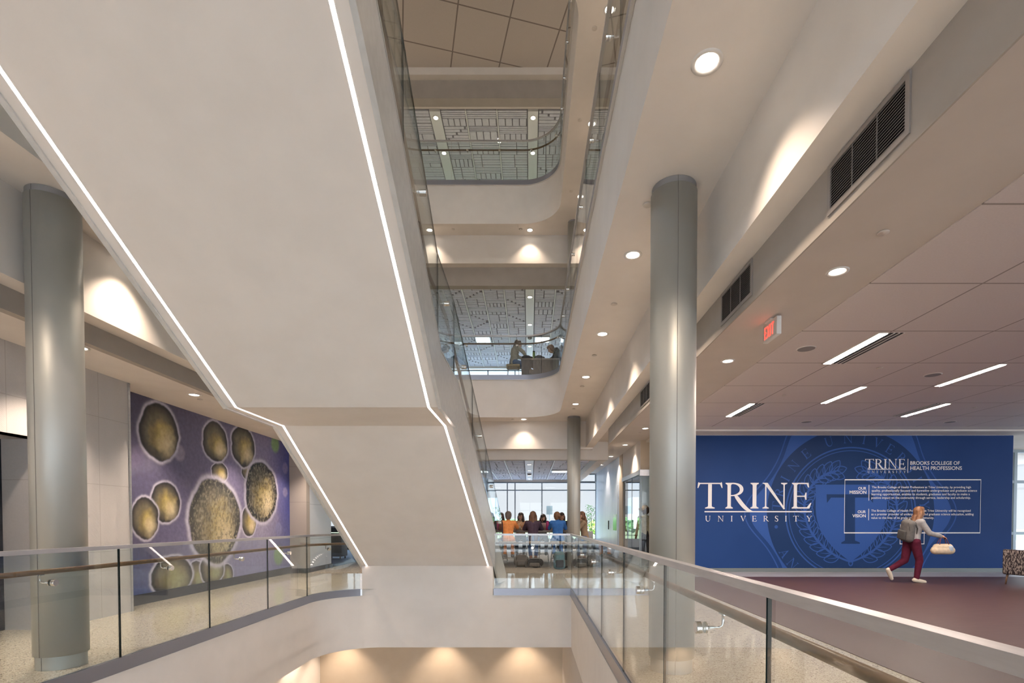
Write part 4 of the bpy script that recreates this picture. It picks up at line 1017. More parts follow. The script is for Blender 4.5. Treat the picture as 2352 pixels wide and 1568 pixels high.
# ------------------------------------------------------------------ people
SKIN = principled('skin', (0.58, 0.34, 0.24), 0.5); SKIN_D = principled('brown_skin', (0.16, 0.085, 0.055), 0.5)
def cone(mb, p0, p1, r0, r1, seg=12, mi=0):
    a, b = Vector(p0), Vector(p1); d = b - a
    if d.length < 1e-5: mb.ball(p0, r0, mi, 12, 8); return
    d.normalize(); P, R = [], []
    for k, q in ((-1, .15), (-.87, .5), (-.5, .87)): P.append(a + d * k * r0); R.append(q * r0)
    P += [a, b]; R += [r0, r1]
    for k, q in ((.5, .87), (.87, .5), (1, .15)): P.append(b + d * k * r1); R.append(q * r1)
    mb.tube(P, R, mi, seg)
def fuse(mb, name, mats, parent, voxel=.013, smooth=4, loc=None):
    """grow the collected volumes into one continuous skin"""
    o = mb.build('tmp', mats); o.modifiers.new('r', 'REMESH').mode = 'VOXEL'; o.modifiers['r'].voxel_size = voxel; o.modifiers['r'].use_smooth_shade = True
    s = o.modifiers.new('s', 'SMOOTH'); s.iterations = smooth; s.factor = .5
    bpy.context.view_layer.update()
    me = D.meshes.new_from_object(o.evaluated_get(bpy.context.evaluated_depsgraph_get())); D.objects.remove(o)
    me.materials.clear()
    for m_ in (mats if isinstance(mats, (list, tuple)) else [mats]): me.materials.append(m_)
    for p in me.polygons: p.use_smooth = True; p.material_index = 0
    q = D.objects.new(name, me); COL.objects.link(q); q.parent = parent
    if loc is not None: q.location = loc
    return q
SEATED = dict(pelvis=(0, 0, .83), chest=(0, .06, 1.22), neck=(0, .09, 1.345), head=(0, .115, 1.475),
              hipL=(-.09, .02, .82), hipR=(.09, .02, .82), kneeL=(-.13, .42, .76), kneeR=(.13, .42, .76), ankL=(-.11, .36, .34), ankR=(.11, .36, .34),
              shL=(-.165, .06, 1.275), shR=(.165, .06, 1.275), elL=(-.24, .24, 1.10), elR=(.24, .24, 1.10), haL=(-.10, .42, 1.095), haR=(.10, .42, 1.095), toe=(0, .15, -.03))
def person(label, loc, rz, J, top, pants, hair, hairlen=.2, skin=None, sleeve=1.0, shorts=False, shoe=None, voxel=.013, look=(0, 1, 0), part=None, cap=None, bun=False, pony=False, scale=1.0, skirt=False):
    skin = skin or SKIN; g = empty('person', label, 'person', loc, rz); g.scale = (scale,) * 3
    V = {k: Vector(v) for k, v in J.items()}; lk = Vector(look).normalized()
    side = Vector((lk.y, -lk.x, 0)).normalized(); upv = side.cross(lk); H = V['head']; nk = V['neck']
    tw = (V['shR'] - V['shL']).normalized()
    def torso(mb, e, down=True):
        for s in (-1, 1):
            cone(mb, V['pelvis'] + tw * .055 * s, (V['pelvis'] + V['chest']) / 2 + tw * .045 * s, .098 + e, .085 + e)
            cone(mb, (V['pelvis'] + V['chest']) / 2 + tw * .045 * s, V['chest'] + tw * .065 * s, .085 + e, .100 + e)
        cone(mb, V['shL'], V['shR'], .056 + e, .056 + e)
        for s in ('L', 'R'): cone(mb, V['sh' + s], V['chest'], .06 + e, .09 + e)
        cone(mb, V['chest'], nk, .08 + e * .5, .05 + e * .4)
    def arm(mb, s, e, f):
        a, b, c = V['sh' + s], V['el' + s], V['ha' + s]
        cone(mb, a, b if f > .5 else a + (b - a) * f * 2, .052 + e, .040 + e)
        if f > .5: cone(mb, b, b + (c - b) * min(1, (f - .5) * 2), .040 + e, .030 + e)
    def leg(mb, s, e, f=1.0):
        a, b, c = V['hip' + s], V['knee' + s], V['ank' + s]
        cone(mb, a, b if f > .5 else a + (b - a) * f * 2, .088 + e, .058 + e)
        if f > .5: cone(mb, b, b + (c - b) * min(1, (f - .5) * 2), .058 + e, .038 + e)
    m = MB(); torso(m, 0)
    for s in 'LR':
        arm(m, s, 0, 1); leg(m, s, 0)
        c, d = V['ha' + s], (V['ha' + s] - V['el' + s]).normalized()
        sd = d.cross(Vector((0, 0, 1))).normalized() if abs(d.z) < .9 else Vector((1, 0, 0)); sd *= (-1 if s == 'R' else 1)
        dn = Vector((0, 0, -1)) if abs(d.z) < .9 else Vector((0, 1, 0))
        cone(m, c, c + d * .055, .026, .033)
        for i, (o_, l_) in enumerate(((-.030, .062), (-.010, .072), (.010, .068), (.028, .054))):    # four fingers with a knuckle bend
            p = c + d * .075 + sd * o_; q = p + d * l_ * .55 + dn * .008; cone(m, p - d * .02, q, .0105, .010, 8); cone(m, q, q + d * l_ * .4 + dn * .028, .010, .0085, 8)
        p = c + d * .02 - sd * .032; cone(m, p, p - sd * .028 + d * .035 + dn * .01, .012, .010, 8)                         # thumb
        t = Vector(J.get('toe' + s, J.get('toe', (0, .15, -.03)))); cone(m, V['ank' + s] - Vector((0, 0, .025)), V['ank' + s] - Vector((0, 0, .03)) + t * .7, .032, .026)
    cone(m, nk - Vector((0, 0, .03)), H - upv * .05, .052, .05)
    cone(m, H + upv * .035 - lk * .01, H - upv * .02, .088, .082); cone(m, H - upv * .02, H - upv * .085 + lk * .045, .072, .032)   # skull, jaw
    cone(m, H + lk * .083 + upv * .005, H + lk * .103 - upv * .028, .009, .014, 8)                                        # nose
    for s in (-1, 1): cone(m, H + side * .086 * s + upv * .012 - lk * .005, H + side * .086 * s - upv * .02, .016, .012, 8)          # ears
    fuse(m, 'body', skin, g, voxel)
    m = MB(); torso(m, .016)
    for s in 'LR': arm(m, s, .015, sleeve)
    if skirt: cone(m, V['pelvis'], V['pelvis'] - Vector((0, 0, .06)), .14, .15)
    fuse(m, 'shirt', top, g, voxel)
    m = MB(); cone(m, V['hipL'], V['hipR'], .105, .105); cone(m, V['pelvis'], V['pelvis'] + Vector((0, 0, .03)), .118, .11)
    for s in 'LR': leg(m, s, .014, .42 if shorts else .97)
    fuse(m, 'shorts' if shorts else 'trousers', pants, g, voxel)
    for s in 'LR':
        m = MB(); t = Vector(J.get('toe' + s, J.get('toe', (0, .15, -.03)))); A = V['ank' + s] - Vector((0, 0, .030)); cone(m, A - t * .22, A + t * .5, .048, .046); cone(m, A + t * .5, A + t * 1.05, .046, .036); cone(m, A, V['ank' + s] + Vector((0, 0, .01)), .045, .046)
        fuse(m, 'shoe', shoe or white_m, g, voxel)
    # hair: cap over the skull leaving the face free, then the falling length
    m = MB(); cone(m, H + upv * .045 - lk * .028, H - lk * .035 - upv * .03, .098, .088)
    cone(m, H + upv * .075 + lk * .03, H + upv * .07 - lk * .03, .062, .075)
    if hairlen > .08 and not pony:
        for s in (-1, 0, 1):
            a = H + side * .062 * s - lk * (.05 if s == 0 else .02) - upv * .01
            cone(m, a, nk + side * .075 * s - tw * 0 - Vector((0, 0, hairlen * .35)) - lk * (.075 if s == 0 else .05), .058, .052)
            cone(m, nk + side * .075 * s - Vector((0, 0, hairlen * .35)) - lk * .06, nk + side * .05 * s - Vector((0, 0, hairlen)) - lk * .095, .050, .03)
    if pony:
        cone(m, H - lk * .10 - upv * .03, nk - lk * .11 - Vector((0, 0, .05)), .045, .05); cone(m, nk - lk * .11 - Vector((0, 0, .05)), nk - lk * .14 - Vector((0, 0, hairlen)), .045, .02)
    if bun: m.ball(tuple(H - lk * .10 + side * .06), .05)
    fuse(m, 'hair', hair, g, voxel * .9)
    if cap:
        m = MB(); cone(m, H + upv * .075, H + upv * .06 - lk * .01, .098, .104); cone(m, H + upv * .055 + lk * .06, H + upv * .045 + lk * .15, .07, .05); fuse(m, 'cap', cap, g, voxel)
    e = MB()
    for s in (-1, 1): e.ball(tuple(H + lk * .083 + side * .030 * s + upv * .012), .0105, 0, 8, 6)
    e.build('eyes', black_m, g)
    e = MB(); e.tube([H + lk * .084 - side * .022 - upv * .049, H + lk * .092 - upv * .053, H + lk * .084 + side * .022 - upv * .049], [.004, .007, .004], seg=8); e.build('mouth', lip_m, g)
    for s in (-1, 1):
        e = MB(); e.tube([H + lk * .080 + side * .018 * s + upv * .030, H + lk * .078 + side * .044 * s + upv * .031], .0035, seg=6); e.build('eyebrow', hair, g)
    return g
lip_m = principled('lips', (.42, .12, .10), .5)
def cloth(n, c, c2=None): return mottled(n, c, c2 or tuple(x * 1.2 for x in c), 18, .85, spec=.15, bump=.12)
hair_dk = mottled('dark_brown_hair', (.035, .022, .018), (.09, .055, .04), 30, .45, stretch=(1, 1, .1)); hair_br = mottled('brown_hair', (.12, .055, .03), (.20, .10, .055), 30, .45, stretch=(1, 1, .1))
hair_red = mottled('copper_hair', (.13, .055, .025), (.27, .125, .055), 30, .5, stretch=(1, 1, .1)); hair_gr = mottled('greying_hair', (.10, .08, .075), (.20, .16, .14), 30, .5)
c_or = cloth('orange_cloth', (.78, .30, .10)); c_nv = cloth('dark_plum_cloth', (.075, .05, .075)); c_bl = cloth('royal_blue_scrubs', (.045, .15, .42)); c_tan = cloth('tan_jacket_cloth', (.30, .22, .15))
c_fl = mottled('floral_orange_cloth', (.72, .28, .12), (.85, .62, .36), 26, .85); c_blk = cloth('black_cloth', (.03, .03, .035)); c_gry = cloth('oatmeal_knit', (.36, .34, .29)); c_den = cloth('denim', (.06, .12, .26)); c_mar = cloth('maroon_cloth', (.085, .012, .028))
c_skt = cloth('grey_cloth', (.16, .16, .16)); c_hea = cloth('heather_grey_knit', (.31, .30, .30)); c_cam = cloth('khaki_cloth', (.40, .38, .27))
sh_br = principled('brown_shoe', (.20, .08, .05), .5); sh_gr = principled('grey_shoe', (.35, .34, .33), .6); sh_cr = principled('cream_sneaker', (.62, .55, .44), .6)

# bar stools round the study table
wov = mottled('woven_tan_seat', (.20, .14, .075), (.46, .36, .22), 28, .8, stretch=(1, 3, 1), bump=.4); legm = principled('satin_steel_rod', (.40, .38, .36), .3, .9)
def stool(label, loc, rz):
    t = empty('bar_stool', label, 'bar stool', loc, rz, group='woven bar stools at the study table')
    m = MB(); m.rbox((0, 0, .715), (.42, .38, .075), .035, seg=3); m.build('seat', wov, t)
    for sx in (-1, 1):
        for sy in (-1, 1):
            m = MB(); m.tube([(sx * .15, sy * .13, .68), (sx * .21, sy * .19, .012)], .0085, seg=8); m.build('leg', legm, t)
        m = MB(); m.tube([(sx * .21, -.19, .012), (sx * .21, .19, .012)], .0085, seg=8); m.build('sled_bar', legm, t)
    m = MB()
    for a, b in (((-.19, -.17, .27), (.19, -.17, .27)), ((-.19, .17, .27), (.19, .17, .27)), ((-.19, -.17, .27), (-.19, .17, .27)), ((.19, -.17, .27), (.19, .17, .27))): m.tube([a, b], .0075, seg=8)
    m.build('footrest', legm, t); return t
st0 = None
YN, YFAR = 14.62, 16.62
for x, y, w in ((-.60, YN, 'under the person in orange'), (.09, YN, 'under the long-haired person in plum'), (.80, YN, 'under the person in blue scrubs'), (1.62, 15.0, 'at the table end under the person in the tan jacket'), (-1.28, YN, 'at the left, mostly behind the stair glass'),
                (-.94, YFAR, 'across the table at the far left'), (-.30, YFAR, 'across the table under the woman in floral orange'), (.40, YFAR, 'across the table behind the laptop'), (1.05, YFAR, 'across the table beside the column')):
    lab = 'woven tan bar stool ' + w
    if st0 is None: st0 = stool(lab, (x, y, 0), 0)
    else:
        c = copy_tree(st0); c.location = (x, y, 0); c['label'] = lab
        c.rotation_euler = (0, 0, math.pi if y == YFAR else (math.pi / 2 if x > 1.5 else 0))
tw_ = mottled('brown_laminate', (.15, .115, .09), (.21, .165, .13), 6, .35, stretch=(.6, 6, 1))
t = empty('study_table', 'long bar-height study table with a thick brown top by the windows', 'table', (0, 15.65, 0))
m = MB(); m.box(-3.3, 1.48, -.44, .46, .985, 1.055); m.build('table_top', tw_, t)
for x in (-3.1, -.9, 1.30): m = MB(); m.box(x - .03, x + .03, -.30, .32, .0, .985); m.build('leg', tw_, t)
def pose(**k): J = dict(SEATED); J.update(k); return J
person('person in a short-sleeved orange shirt seated with back to us', (-.62, YN + .02, 0), 0, pose(elR=(.27, .26, 1.13), haR=(.22, .46, 1.09)), c_or, c_or, hair_gr, .05, sleeve=.45, shorts=False, shoe=sh_gr)
person('person in a dark plum top with very long brown hair, back to us', (.09, YN, 0), 0, pose(elL=(-.26, .22, 1.10), elR=(.26, .22, 1.10), ankL=(-.06, .10, .30), ankR=(.08, .10, .30)), c_nv, c_den, hair_br, .42, sleeve=1.0, shoe=sh_br)
person('person in royal blue scrubs with auburn hair in a bun, back to us', (.80, YN, 0), 0, pose(ankL=(-.10, .05, .36), ankR=(.10, .20, .30), head=(-.02, .13, 1.46)), c_bl, c_bl, hair_red, .02, sleeve=.45, shoe=sh_gr, bun=True)
person('person in a tan jacket with a long ponytail facing left at the table end', (1.62, 15.0, 0), math.pi / 2, pose(haL=(-.10, .36, 1.08), haR=(.10, .36, 1.08)), c_tan, c_den, hair_br, .30, shoe=sh_br, pony=True)
person('person in navy at the table, half hidden by the stair glass', (-1.28, YN, 0), 0, pose(), cloth('navy_cloth', (.03, .045, .10)), c_den, hair_dk, .12, shoe=sh_gr)
person('dark-haired person across the table at the far left', (-.94, YFAR, 0), math.pi, pose(), c_or, c_blk, hair_dk, .16, look=(.5, 1, 0))
person('smiling person in floral orange with long dark hair across the table', (-.30, YFAR, 0), math.pi, pose(), c_fl, c_blk, hair_dk, .30, look=(.45, 1, -.05))
person('person resting a cheek on one hand behind the open laptop', (.40, YFAR, 0), math.pi, pose(head=(-.02, .16, 1.42), haL=(-.07, .26, 1.33), elL=(-.17, .32, 1.10)), c_blk, c_skt, hair_dk, .12, look=(.35, 1, -.25))
person('person in black with dark hair facing us beside the far column', (1.03, YFAR, 0), math.pi, pose(), c_blk, c_blk, hair_dk, .28, look=(-.1, 1, -.1))
# laptop, bottles, cups
t = empty('laptop', 'open rose-gold laptop seen from behind on the study table', 'laptop', (.36, 16.0, 1.055))
rg = principled('rose_gold_aluminium', (.55, .36, .32), .35, .6)
m = MB(); m.rbox((0, .02, .008), (.32, .22, .016), .006); m.build('keyboard_base', rg, t)
m = MB(); m.rbox((0, -.115, .115), (.32, .012, .22), .005, rot=Matrix.Rotation(math.radians(-14), 3, 'X').inverted()); m.build('lid', rg, t)
m = MB(); m.lathe([(.0005, -.1245), (.013, -.1245)], (0, -.004, .115), axis='y', seg=16); m.build('logo', black_m, t)
def bottle(name, label, cat, loc, r, h, mat, capm, capr=.6, g=None):
    t = empty(name, label, cat, loc, group=g); m = MB(); m.lathe([(.0005, 0), (r, 0), (r, h * .8), (r * .8, h * .86), (r * .55, h * .88)], seg=20); m.build('flask', mat, t)
    m = MB(); m.lathe([(r * capr, h * .87), (r * capr, h), (.0005, h)], seg=20); m.build('lid', capm, t); return t
pink = principled('hot_pink_steel', (.60, .04, .20), .4); mar = principled('maroon_steel', (.22, .03, .07), .4); grn = principled('green_steel', (.20, .33, .10), .4)
bottle('water_bottle', 'tall hot-pink bottle on the table just right of the laptop', 'bottle', (.53, 15.42, 1.055), .045, .27, pink, pink, .8)
bottle('water_bottle', 'tall maroon bottle on the table at the left, beside the person in orange', 'bottle', (-.92, 15.35, 1.055), .042, .27, mar, mar, .8)
bottle('cup', 'pale takeaway cup on the table beside the person in navy', 'cup', (-1.02, 15.38, 1.055), .05, .20, principled('paper_cup', (.55, .55, .56), .6), black_m, .85)
bottle('cup', 'white cup at the table end before the tan jacket', 'cup', (1.28, 15.3, 1.055), .04, .12, white_m, white_m, .9)
bottle('cup', 'clear plastic cup of food before the person in floral orange', 'cup', (-.33, 15.75, 1.055), .06, .10, principled('food_tub', (.62, .48, .30), .4), white_m, .9)
t = empty('book', 'small dark notebook on the table beside the person in blue scrubs', 'book', (.72, 15.5, 1.055)); m = MB(); m.rbox((0, 0, .01), (.16, .22, .018), .004); m.build('cover', black_m, t); m = MB(); m.box(-.072, .082, -.1, .1, .004, .016); m.build('pages', white_m, t)
# bags on the carpet
def backpack(label, loc, rz, size, mat, m2, slump=.0, tilt=0.0):
    t = empty('backpack', label, 'backpack', loc, rz); w, d, h = size; t.rotation_euler = (tilt, 0, rz)
    m = MB(); cone(m, (-w * .25, 0, w * .3), (-w * .22, 0, h - w * .32), w * .28, w * .24); cone(m, (w * .25, 0, w * .3), (w * .22, 0, h - w * .32), w * .28, w * .24); cone(m, (-w * .2, 0, h - w * .3), (w * .2, 0, h - w * .3), w * .27, w * .27); cone(m, (-w * .2, 0, w * .28), (w * .2, 0, w * .28), w * .27, w * .27); cone(m, (0, 0, w * .3), (0, 0, h - w * .35), w * .3, w * .28)
    b = fuse(m, 'main_bag', mat, t, .016, 6)
    m = MB(); m.rbox((0, -w * .30, h * .32), (w * .66, w * .16, h * .40), w * .07, seg=3); m.build('front_pocket', m2, t)
    m = MB(); m.tube([(-.05, .02, h - .04), (-.045, .01, h + .02), (.045, .01, h + .02), (.05, .02, h - .04)], .009, seg=8); m.build('grab_loop', m2, t)
    for s in (-1, 1):
        m = MB(); m.tube([(s * w * .2, w * .26, h * .88), (s * w * .26, w * .42, h * .62), (s * w * .28, w * .40, h * .30), (s * w * .26, w * .26, h * .14)], .013, seg=8); m.build('strap', m2, t)
    m = MB(); m.tube([(-w * .42, -w * .16, h * .55), (-w * .3, -w * .22, h * .86), (w * .3, -w * .22, h * .86), (w * .42, -w * .16, h * .55)], .004, seg=6); m.build('zip', black_m, t)
    return t
bgrey = cloth('taupe_nylon', (.15, .13, .115)); bblk = cloth('black_nylon', (.025, .025, .03)); bteal = mottled('teal_stripes', (.03, .16, .19), (.10, .12, .12), 4, .7, stretch=(.2, .2, 5))
backpack('taupe backpack slumped on the carpet left of the black bag', (-.24, 14.75, 0.01), .15, (.42, .24, .36), bgrey, bgrey)
backpack('flat black bag lying on the carpet under the middle stool', (.16, 14.55, 0.012), -.2, (.44, .22, .26), bblk, bgrey)
backpack('upright teal and black backpack leaning by the far column base', (.80, 13.9, 0.012), .1, (.32, .22, .50), bteal, bblk)
backpack('small dark backpack just left of the far column base', (1.00, 14.35, 0.012), .4, (.30, .22, .44), bblk, bgrey)
m = MB(); m.rbox((1.9, 17.0, .50), (.34, .46, 1.0), .02); tag(m.build('printer_cabinet', principled('cool_grey_panel', (.45, .48, .52), .5)), 'grey waist-high cabinet against the pale wall behind the tan jacket', 'cabinet')

# office visitor and the notice on the glass
person('person in a pale cap and khaki shirt standing behind the office glass', (3.42, 15.1, 0), 0.3, dict(pelvis=(0, 0, .97), chest=(0, .01, 1.34), neck=(0, .02, 1.50), head=(0, .05, 1.64), hipL=(-.09, 0, .93), hipR=(.09, 0, .93), kneeL=(-.10, .02, .50), kneeR=(.11, .0, .50), ankL=(-.11, -.01, .09), ankR=(.12, -.02, .09),
       shL=(-.19, .01, 1.42), shR=(.19, .01, 1.42), elL=(-.25, .02, 1.14), elR=(.25, .0, 1.14), haL=(-.22, .15, .95), haR=(.24, .14, .95), toe=(0, .16, -.04)), c_cam, c_blk, hair_dk, .03, skin=SKIN_D, cap=cloth('straw_cap', (.62, .45, .26)), look=(-.7, .7, 0), shoe=black_m)
t = empty('monitor', 'white notice board standing on the office window sill', 'notice', (4.62, 24.05, .99)); m = MB(); m.box(-.55, .25, -.01, .01, 0, .42); m.build('board', white_m, t); m = MB(); m.box(-.12, .15, -.014, -.011, .03, .36); m.build('print', principled('blue_print', (.25, .32, .42), .6), t)
t.name = 'notice_board'
# copier at the far left
t = empty('copier', 'dark office copier on casters beyond the pale blue wall at the left', 'copier', (-6.9, 18.2, 0))
dk = principled('charcoal_plastic', (.06, .065, .075), .5)
m = MB(); m.rbox((0, 0, .50), (.62, .6, .82), .02); m.build('cabinet', dk, t); m = MB(); m.rbox((0, 0, 1.02), (.66, .62, .16), .03); m.build('scanner', dk, t); m = MB(); m.rbox((-.05, -.02, 1.13), (.5, .5, .06), .02); m.build('lid', principled('light_plastic', (.3, .32, .34), .5), t)
for sx in (-1, 1):
    for sy in (-1, 1): m = MB(); m.lathe([(.0005, -.015), (.04, -.015), (.04, .015), (.0005, .015)], (sx * .24, sy * .24, .045), axis='x', seg=14); m.build('caster', black_m, t)

# ------------------------------------------------------------------ one floor up: desk and two people
t = empty('reception_desk', 'grey-brown wood desk behind the upper glass railing', 'desk', (0.31, 15.65, Z3))
dw = mottled('grey_brown_wood', (.085, .062, .052), (.15, .115, .10), 7, .5, stretch=(8, 8, .5))
m = MB(); m.box(-.56, .0, -.30, .30, .0, .86); m.build('side_panel', dw, t); m = MB(); m.box(.005, .56, -.30, .30, .0, .86); m.build('front_panel', dw, t); m = MB(); m.box(-.58, .58, -.33, .33, .86, .90); m.build('desk_top', tw_, t)
bottle('water_bottle', 'green flask standing on the upper desk', 'bottle', (.12, 15.45, Z3 + .90), .040, .25, grn, black_m, .9)
for x, s, lab in ((-.07, .20, 'black pouch on the upper desk left of the green flask'), (.30, .18, 'black soft case drooping over the edge of the upper desk')):
    m = MB(); cone(m, (-s * .6, 0, .05), (s * .6, .02, .045), .055, .045); cone(m, (-s * .3, 0, .08), (s * .2, 0, .07), .045, .04)
    t = empty('pouch', lab, 'pouch', (x, 15.42, Z3 + .90)); fuse(m, 'pouch_body', bblk, t, .012); k = MB(); k.tube([(-s * .4, -.05, .08), (0, -.065, .105), (s * .4, -.05, .08)], .003, seg=6); k.build('zip', spk_m, t)
person('person in an oatmeal sweater and denim shorts perched beside the upper desk', (-.50, 15.55, Z3), -math.pi / 2 + .35, pose(head=(0, .16, 1.40), neck=(0, .12, 1.30), haL=(-.06, .40, 1.02), haR=(.10, .38, 1.02)), c_gry, c_den, hair_dk, .22, shorts=True, pony=True, shoe=sh_gr)
c = copy_tree(st0); c.location = (-.50, 15.55, Z3); c['label'] = 'bar stool beside the upper desk'; c['group'] = 'stools one floor up'
person('person in black with light brown hair bending over the upper desk', (.92, 15.75, Z3), math.pi / 2 - .1, dict(pelvis=(0, -.18, .93), chest=(0, .06, 1.17), neck=(0, .20, 1.26), head=(0, .28, 1.32), hipL=(-.09, -.18, .90), hipR=(.09, -.18, .90), kneeL=(-.10, -.13, .49), kneeR=(.11, -.16, .49), ankL=(-.11, -.16, .09), ankR=(.12, -.22, .09),
       shL=(-.17, .10, 1.24), shR=(.17, .10, 1.24), elL=(-.21, .18, 1.00), elR=(.21, .18, 1.00), haL=(-.15, .33, .93), haR=(.14, .33, .93), toe=(0, .16, -.04)), c_blk, c_blk, hair_br, .16, look=(0, 1, -.6), shoe=black_m)

# ------------------------------------------------------------------ walker before the blue wall
wx, wy = 8.26, 10.93
WJ = dict(pelvis=(0, 0, .90), chest=(0, .07, 1.22), neck=(0, .10, 1.36), head=(0, .16, 1.49), hipL=(-.09, -.01, .87), hipR=(.09, .0, .87),
          kneeR=(.09, .10, .48), ankR=(.09, .04, .085), kneeL=(-.09, -.08, .47), ankL=(-.09, -.42, .26),
          shL=(-.165, .07, 1.29), shR=(.165, .07, 1.29), elL=(-.22, .02, 1.04), haL=(-.20, .16, .86), elR=(.22, .20, 1.06), haR=(.20, .44, 1.00), toeR=(0, .17, -.03), toeL=(0, .06, -.15))
person('person walking right in maroon trousers and grey sweater, carrying bags past the blue wall', (wx - .10, wy, 0), -math.pi / 2, WJ, c_hea, c_mar, hair_red, .20, shoe=sh_cr, voxel=.010)
bp = backpack('grey backpack worn by the walking person in maroon trousers', (wx - .24, wy, .87), math.pi / 2, (.34, .24, .50), cloth('grey_nylon', (.13, .125, .12)), cloth('dark_grey_nylon', (.08, .078, .075)))
bp.rotation_euler = (math.radians(0), math.radians(12), -math.pi / 2)
t = empty('handbag', 'cream handbag swinging from the walking person\'s hand', 'handbag', (wx + .40, wy - .20, .62))
cb = cloth('cream_canvas', (.62, .50, .36)); m = MB(); cone(m, (-.16, 0, .08), (.16, 0, .08), .085, .085); cone(m, (-.13, 0, .15), (.13, 0, .15), .07, .07); fuse(m, 'bag_body', cb, t, .012)
for s in (-1, 1): m = MB(); m.tube([(-.10, s * .04, .20), (-.06, s * .02, .32), (0, 0, .385), (.06, s * .02, .32), (.10, s * .04, .20)], .007, seg=8); m.build('handle', principled('maroon_strap', (.22, .06, .07), .6), t)
m = MB(); m.rbox((.12, 0, .12), (.10, .175, .12), .03, seg=3); m.build('end_panel', principled('pale_blue_canvas', (.45, .52, .60), .8), t)

# armchair at the right edge
fab = principled('zigzag_upholstery', (.2, .18, .17), .85, spec=.15)
wv = N(fab, 'ShaderNodeTexWave', wave_type='BANDS', bands_direction='X', Scale=16.0, Distortion=6.0); wv.inputs['Detail'].default_value = 1.0; wv.inputs['Detail Scale'].default_value = 3.0
L(fab, coords(fab, (1, 1, .35)), wv.inputs['Vector']); rr = N(fab, 'ShaderNodeValToRGB'); rr.color_ramp.elements[0].color = (.035, .028, .032, 1); rr.color_ramp.elements[1].color = (.30, .255, .23, 1); rr.color_ramp.elements[0].position = .35; rr.color_ramp.elements[1].position = .65
L(fab, wv.outputs[1], rr.inputs[0]); L(fab, rr.outputs[0], fab.node_tree.nodes['Principled BSDF'].inputs['Base Color'])
t = empty('armchair', 'armchair with dark zigzag upholstery and slim wooden legs at the right edge', 'armchair', (10.27, 10.35, 0), math.radians(8))
m = MB(); m.rbox((0, 0, .34), (.74, .70, .20), .03, seg=3); m.build('seat_base', fab, t); m = MB(); m.rbox((0, .04, .47), (.56, .60, .13), .05, seg=3); m.build('seat_cushion', fab, t)
for s in (-1, 1): m = MB(); m.rbox((s * .335, 0, .47), (.085, .74, .52), .03, seg=3); m.build('armrest', fab, t)
m = MB(); m.rbox((0, -.32, .49), (.76, .10, .54), .035, seg=3); m.build('backrest', fab, t); m = MB(); m.rbox((0, -.20, .63), (.54, .16, .28), .06, seg=3); m.build('back_cushion', fab, t)
wleg = mottled('walnut_leg', (.16, .09, .05), (.24, .14, .08), 8, .4)
for sx in (-1, 1):
    for sy in (-1, 1): m = MB(); m.tube([(sx * .31, sy * .30, .25), (sx * .335, sy * .325, 0.001)], [.024, .012], seg=12); m.build('leg', wleg, t)

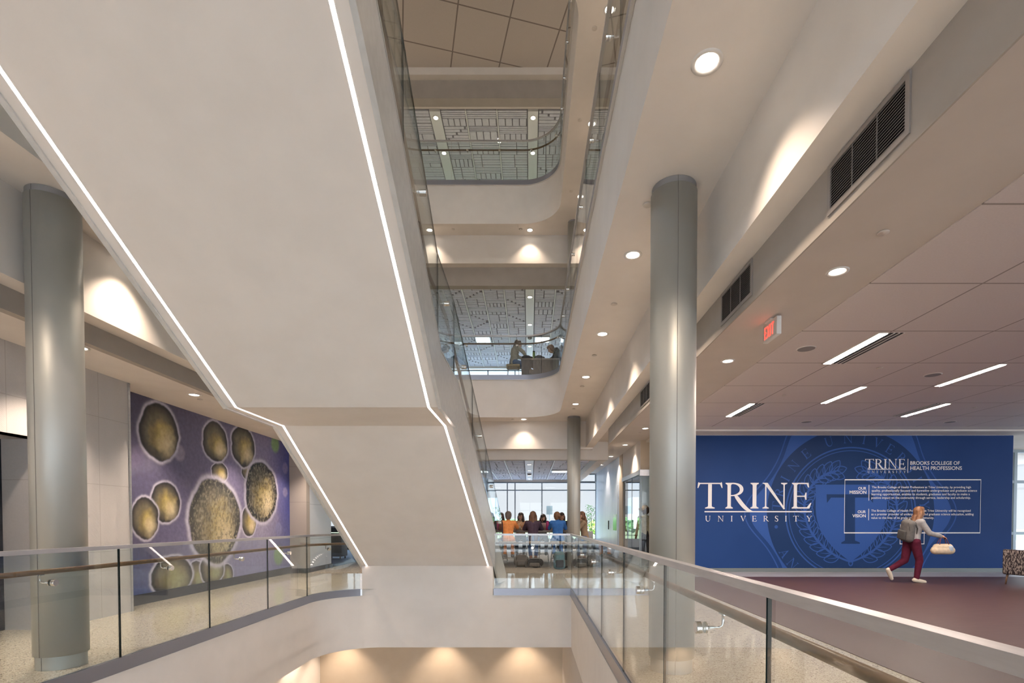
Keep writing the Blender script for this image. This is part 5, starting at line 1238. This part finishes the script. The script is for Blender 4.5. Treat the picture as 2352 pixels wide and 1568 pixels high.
# ------------------------------------------------------------------ outside
m = MB(); m.box(-80, 120, 24.6, 140, -.5, -.35); o = m.build('lawn', lawn_m); tag(o, 'flat green lawn outside the far windows', 'lawn', kind='structure'); o.name = 'ground_outside'
m = MB(); m.box(-80, 120, 24.5, 46, -.36, -.33); o = m.build('bounce_strip', mottled('bounce_strip_grey', (.44, .46, .49), (.50, .52, .55), 3, .8)); o['kind'] = 'structure'; o.name = 'ground_bounce_strip'  # unseen grey strip added to bounce neutral daylight onto the ceilings
rnd = random.Random(4)
def tree(label, x, y, h, w, mat, z0=-.35, n=70, trunk=.12, sm=.55, group='trees beyond the windows'):
    t = empty('tree', label, 'tree', (x, y, z0), group=group); m = MB()
    for i in range(n):
        a = rnd.uniform(0, 6.28); r = w * math.sqrt(rnd.random()) * .42; zz = h * (.35 + .55 * rnd.random()); s = w * sm * rnd.uniform(.14, .26) * (1.15 - .5 * zz / h)
        m.ball((r * math.cos(a), r * math.sin(a), zz), (s, s, s * .8), 0, 9, 6)
    o = m.build('crown', mat, t); dm = D.textures.get('leafy') or D.textures.new('leafy', 'CLOUDS'); dm.noise_scale = .25
    sb = o.modifiers.new('sub', 'SUBSURF'); sb.levels = 1; sb.render_levels = 1; ds = o.modifiers.new('leafy', 'DISPLACE'); ds.texture = dm; ds.strength = w * .16 * sm * 1.6
    m = MB(); m.tube([(0, 0, 0), (.02, 0, h * .5), (0, 0, h * .8)], [trunk, trunk * .7, trunk * .3], seg=8); m.build('trunk', bark_m, t); return t
trees = [(-2.3, 62, 2.1, 3.2, leaf_m, 'dark round tree seen left of the smiling person'), (-6.3, 66, 2.3, 4.2, leaf_m, 'dark tree behind the left window bay'), (.9, 64, 2.0, 3.0, leaf2_m, 'yellow-green tree left of the road sign'), (4.3, 60, 1.8, 3.2, leaf2_m, 'low tree behind the far column'), (-12, 60, 2.1, 5, leaf2_m, 'bright tree far left'), (8.5, 58, 1.9, 3.6, leaf2_m, 'bright hedge-like tree right of the column'),
         (-19, 58, 2.5, 6, leaf2_m, 'bright wide tree beyond the copier'), (12.4, 50, 1.8, 3.4, leaf2_m, 'yellow-green bush seen through the office window, left'), (16.6, 50, 1.8, 3.4, leaf2_m, 'yellow-green bush seen through the office window, right'), (-27, 62, 3.0, 6, leaf_m, 'dark wide tree beyond the left windows'), (-30, 48, 2.8, 6, leaf2_m, 'outermost bright tree at the left')]
for x, y, h, w, mt, lab in trees: tree(lab, x, y, h, w, mt)
tree('slim young tree with sparse leaves behind the person in the tan jacket', 3.35, 28.0, 2.9, .85, leaf_m, n=240, trunk=.02, sm=.2)
t = empty('road_sign', 'back of a grey road sign on a post outside the window', 'road sign', (1.05, 27.5, -.35))
gs = principled('galvanised_back', (.30, .36, .35), .5, .5); m = MB(); m.rbox((0, 0, 2.30), (.32, .012, .46), .01); m.build('plate', gs, t); m = MB(); m.tube([(0, .03, 0), (0, .03, 2.5)], .025, seg=10); m.build('post', gs, t)
t = empty('building', 'distant grey block building seen through the office window', 'building', (21.5, 92, -.35)); m = MB(); m.box(-3, 2.5, 0, 6, 0, 6.2); m.build('tower', principled('grey_cladding', (.30, .33, .36), .6), t); m = MB(); m.box(-8, 8, -.5, 6, 0, 3.2); m.build('low_wing', principled('pale_cladding', (.42, .45, .47), .6), t)
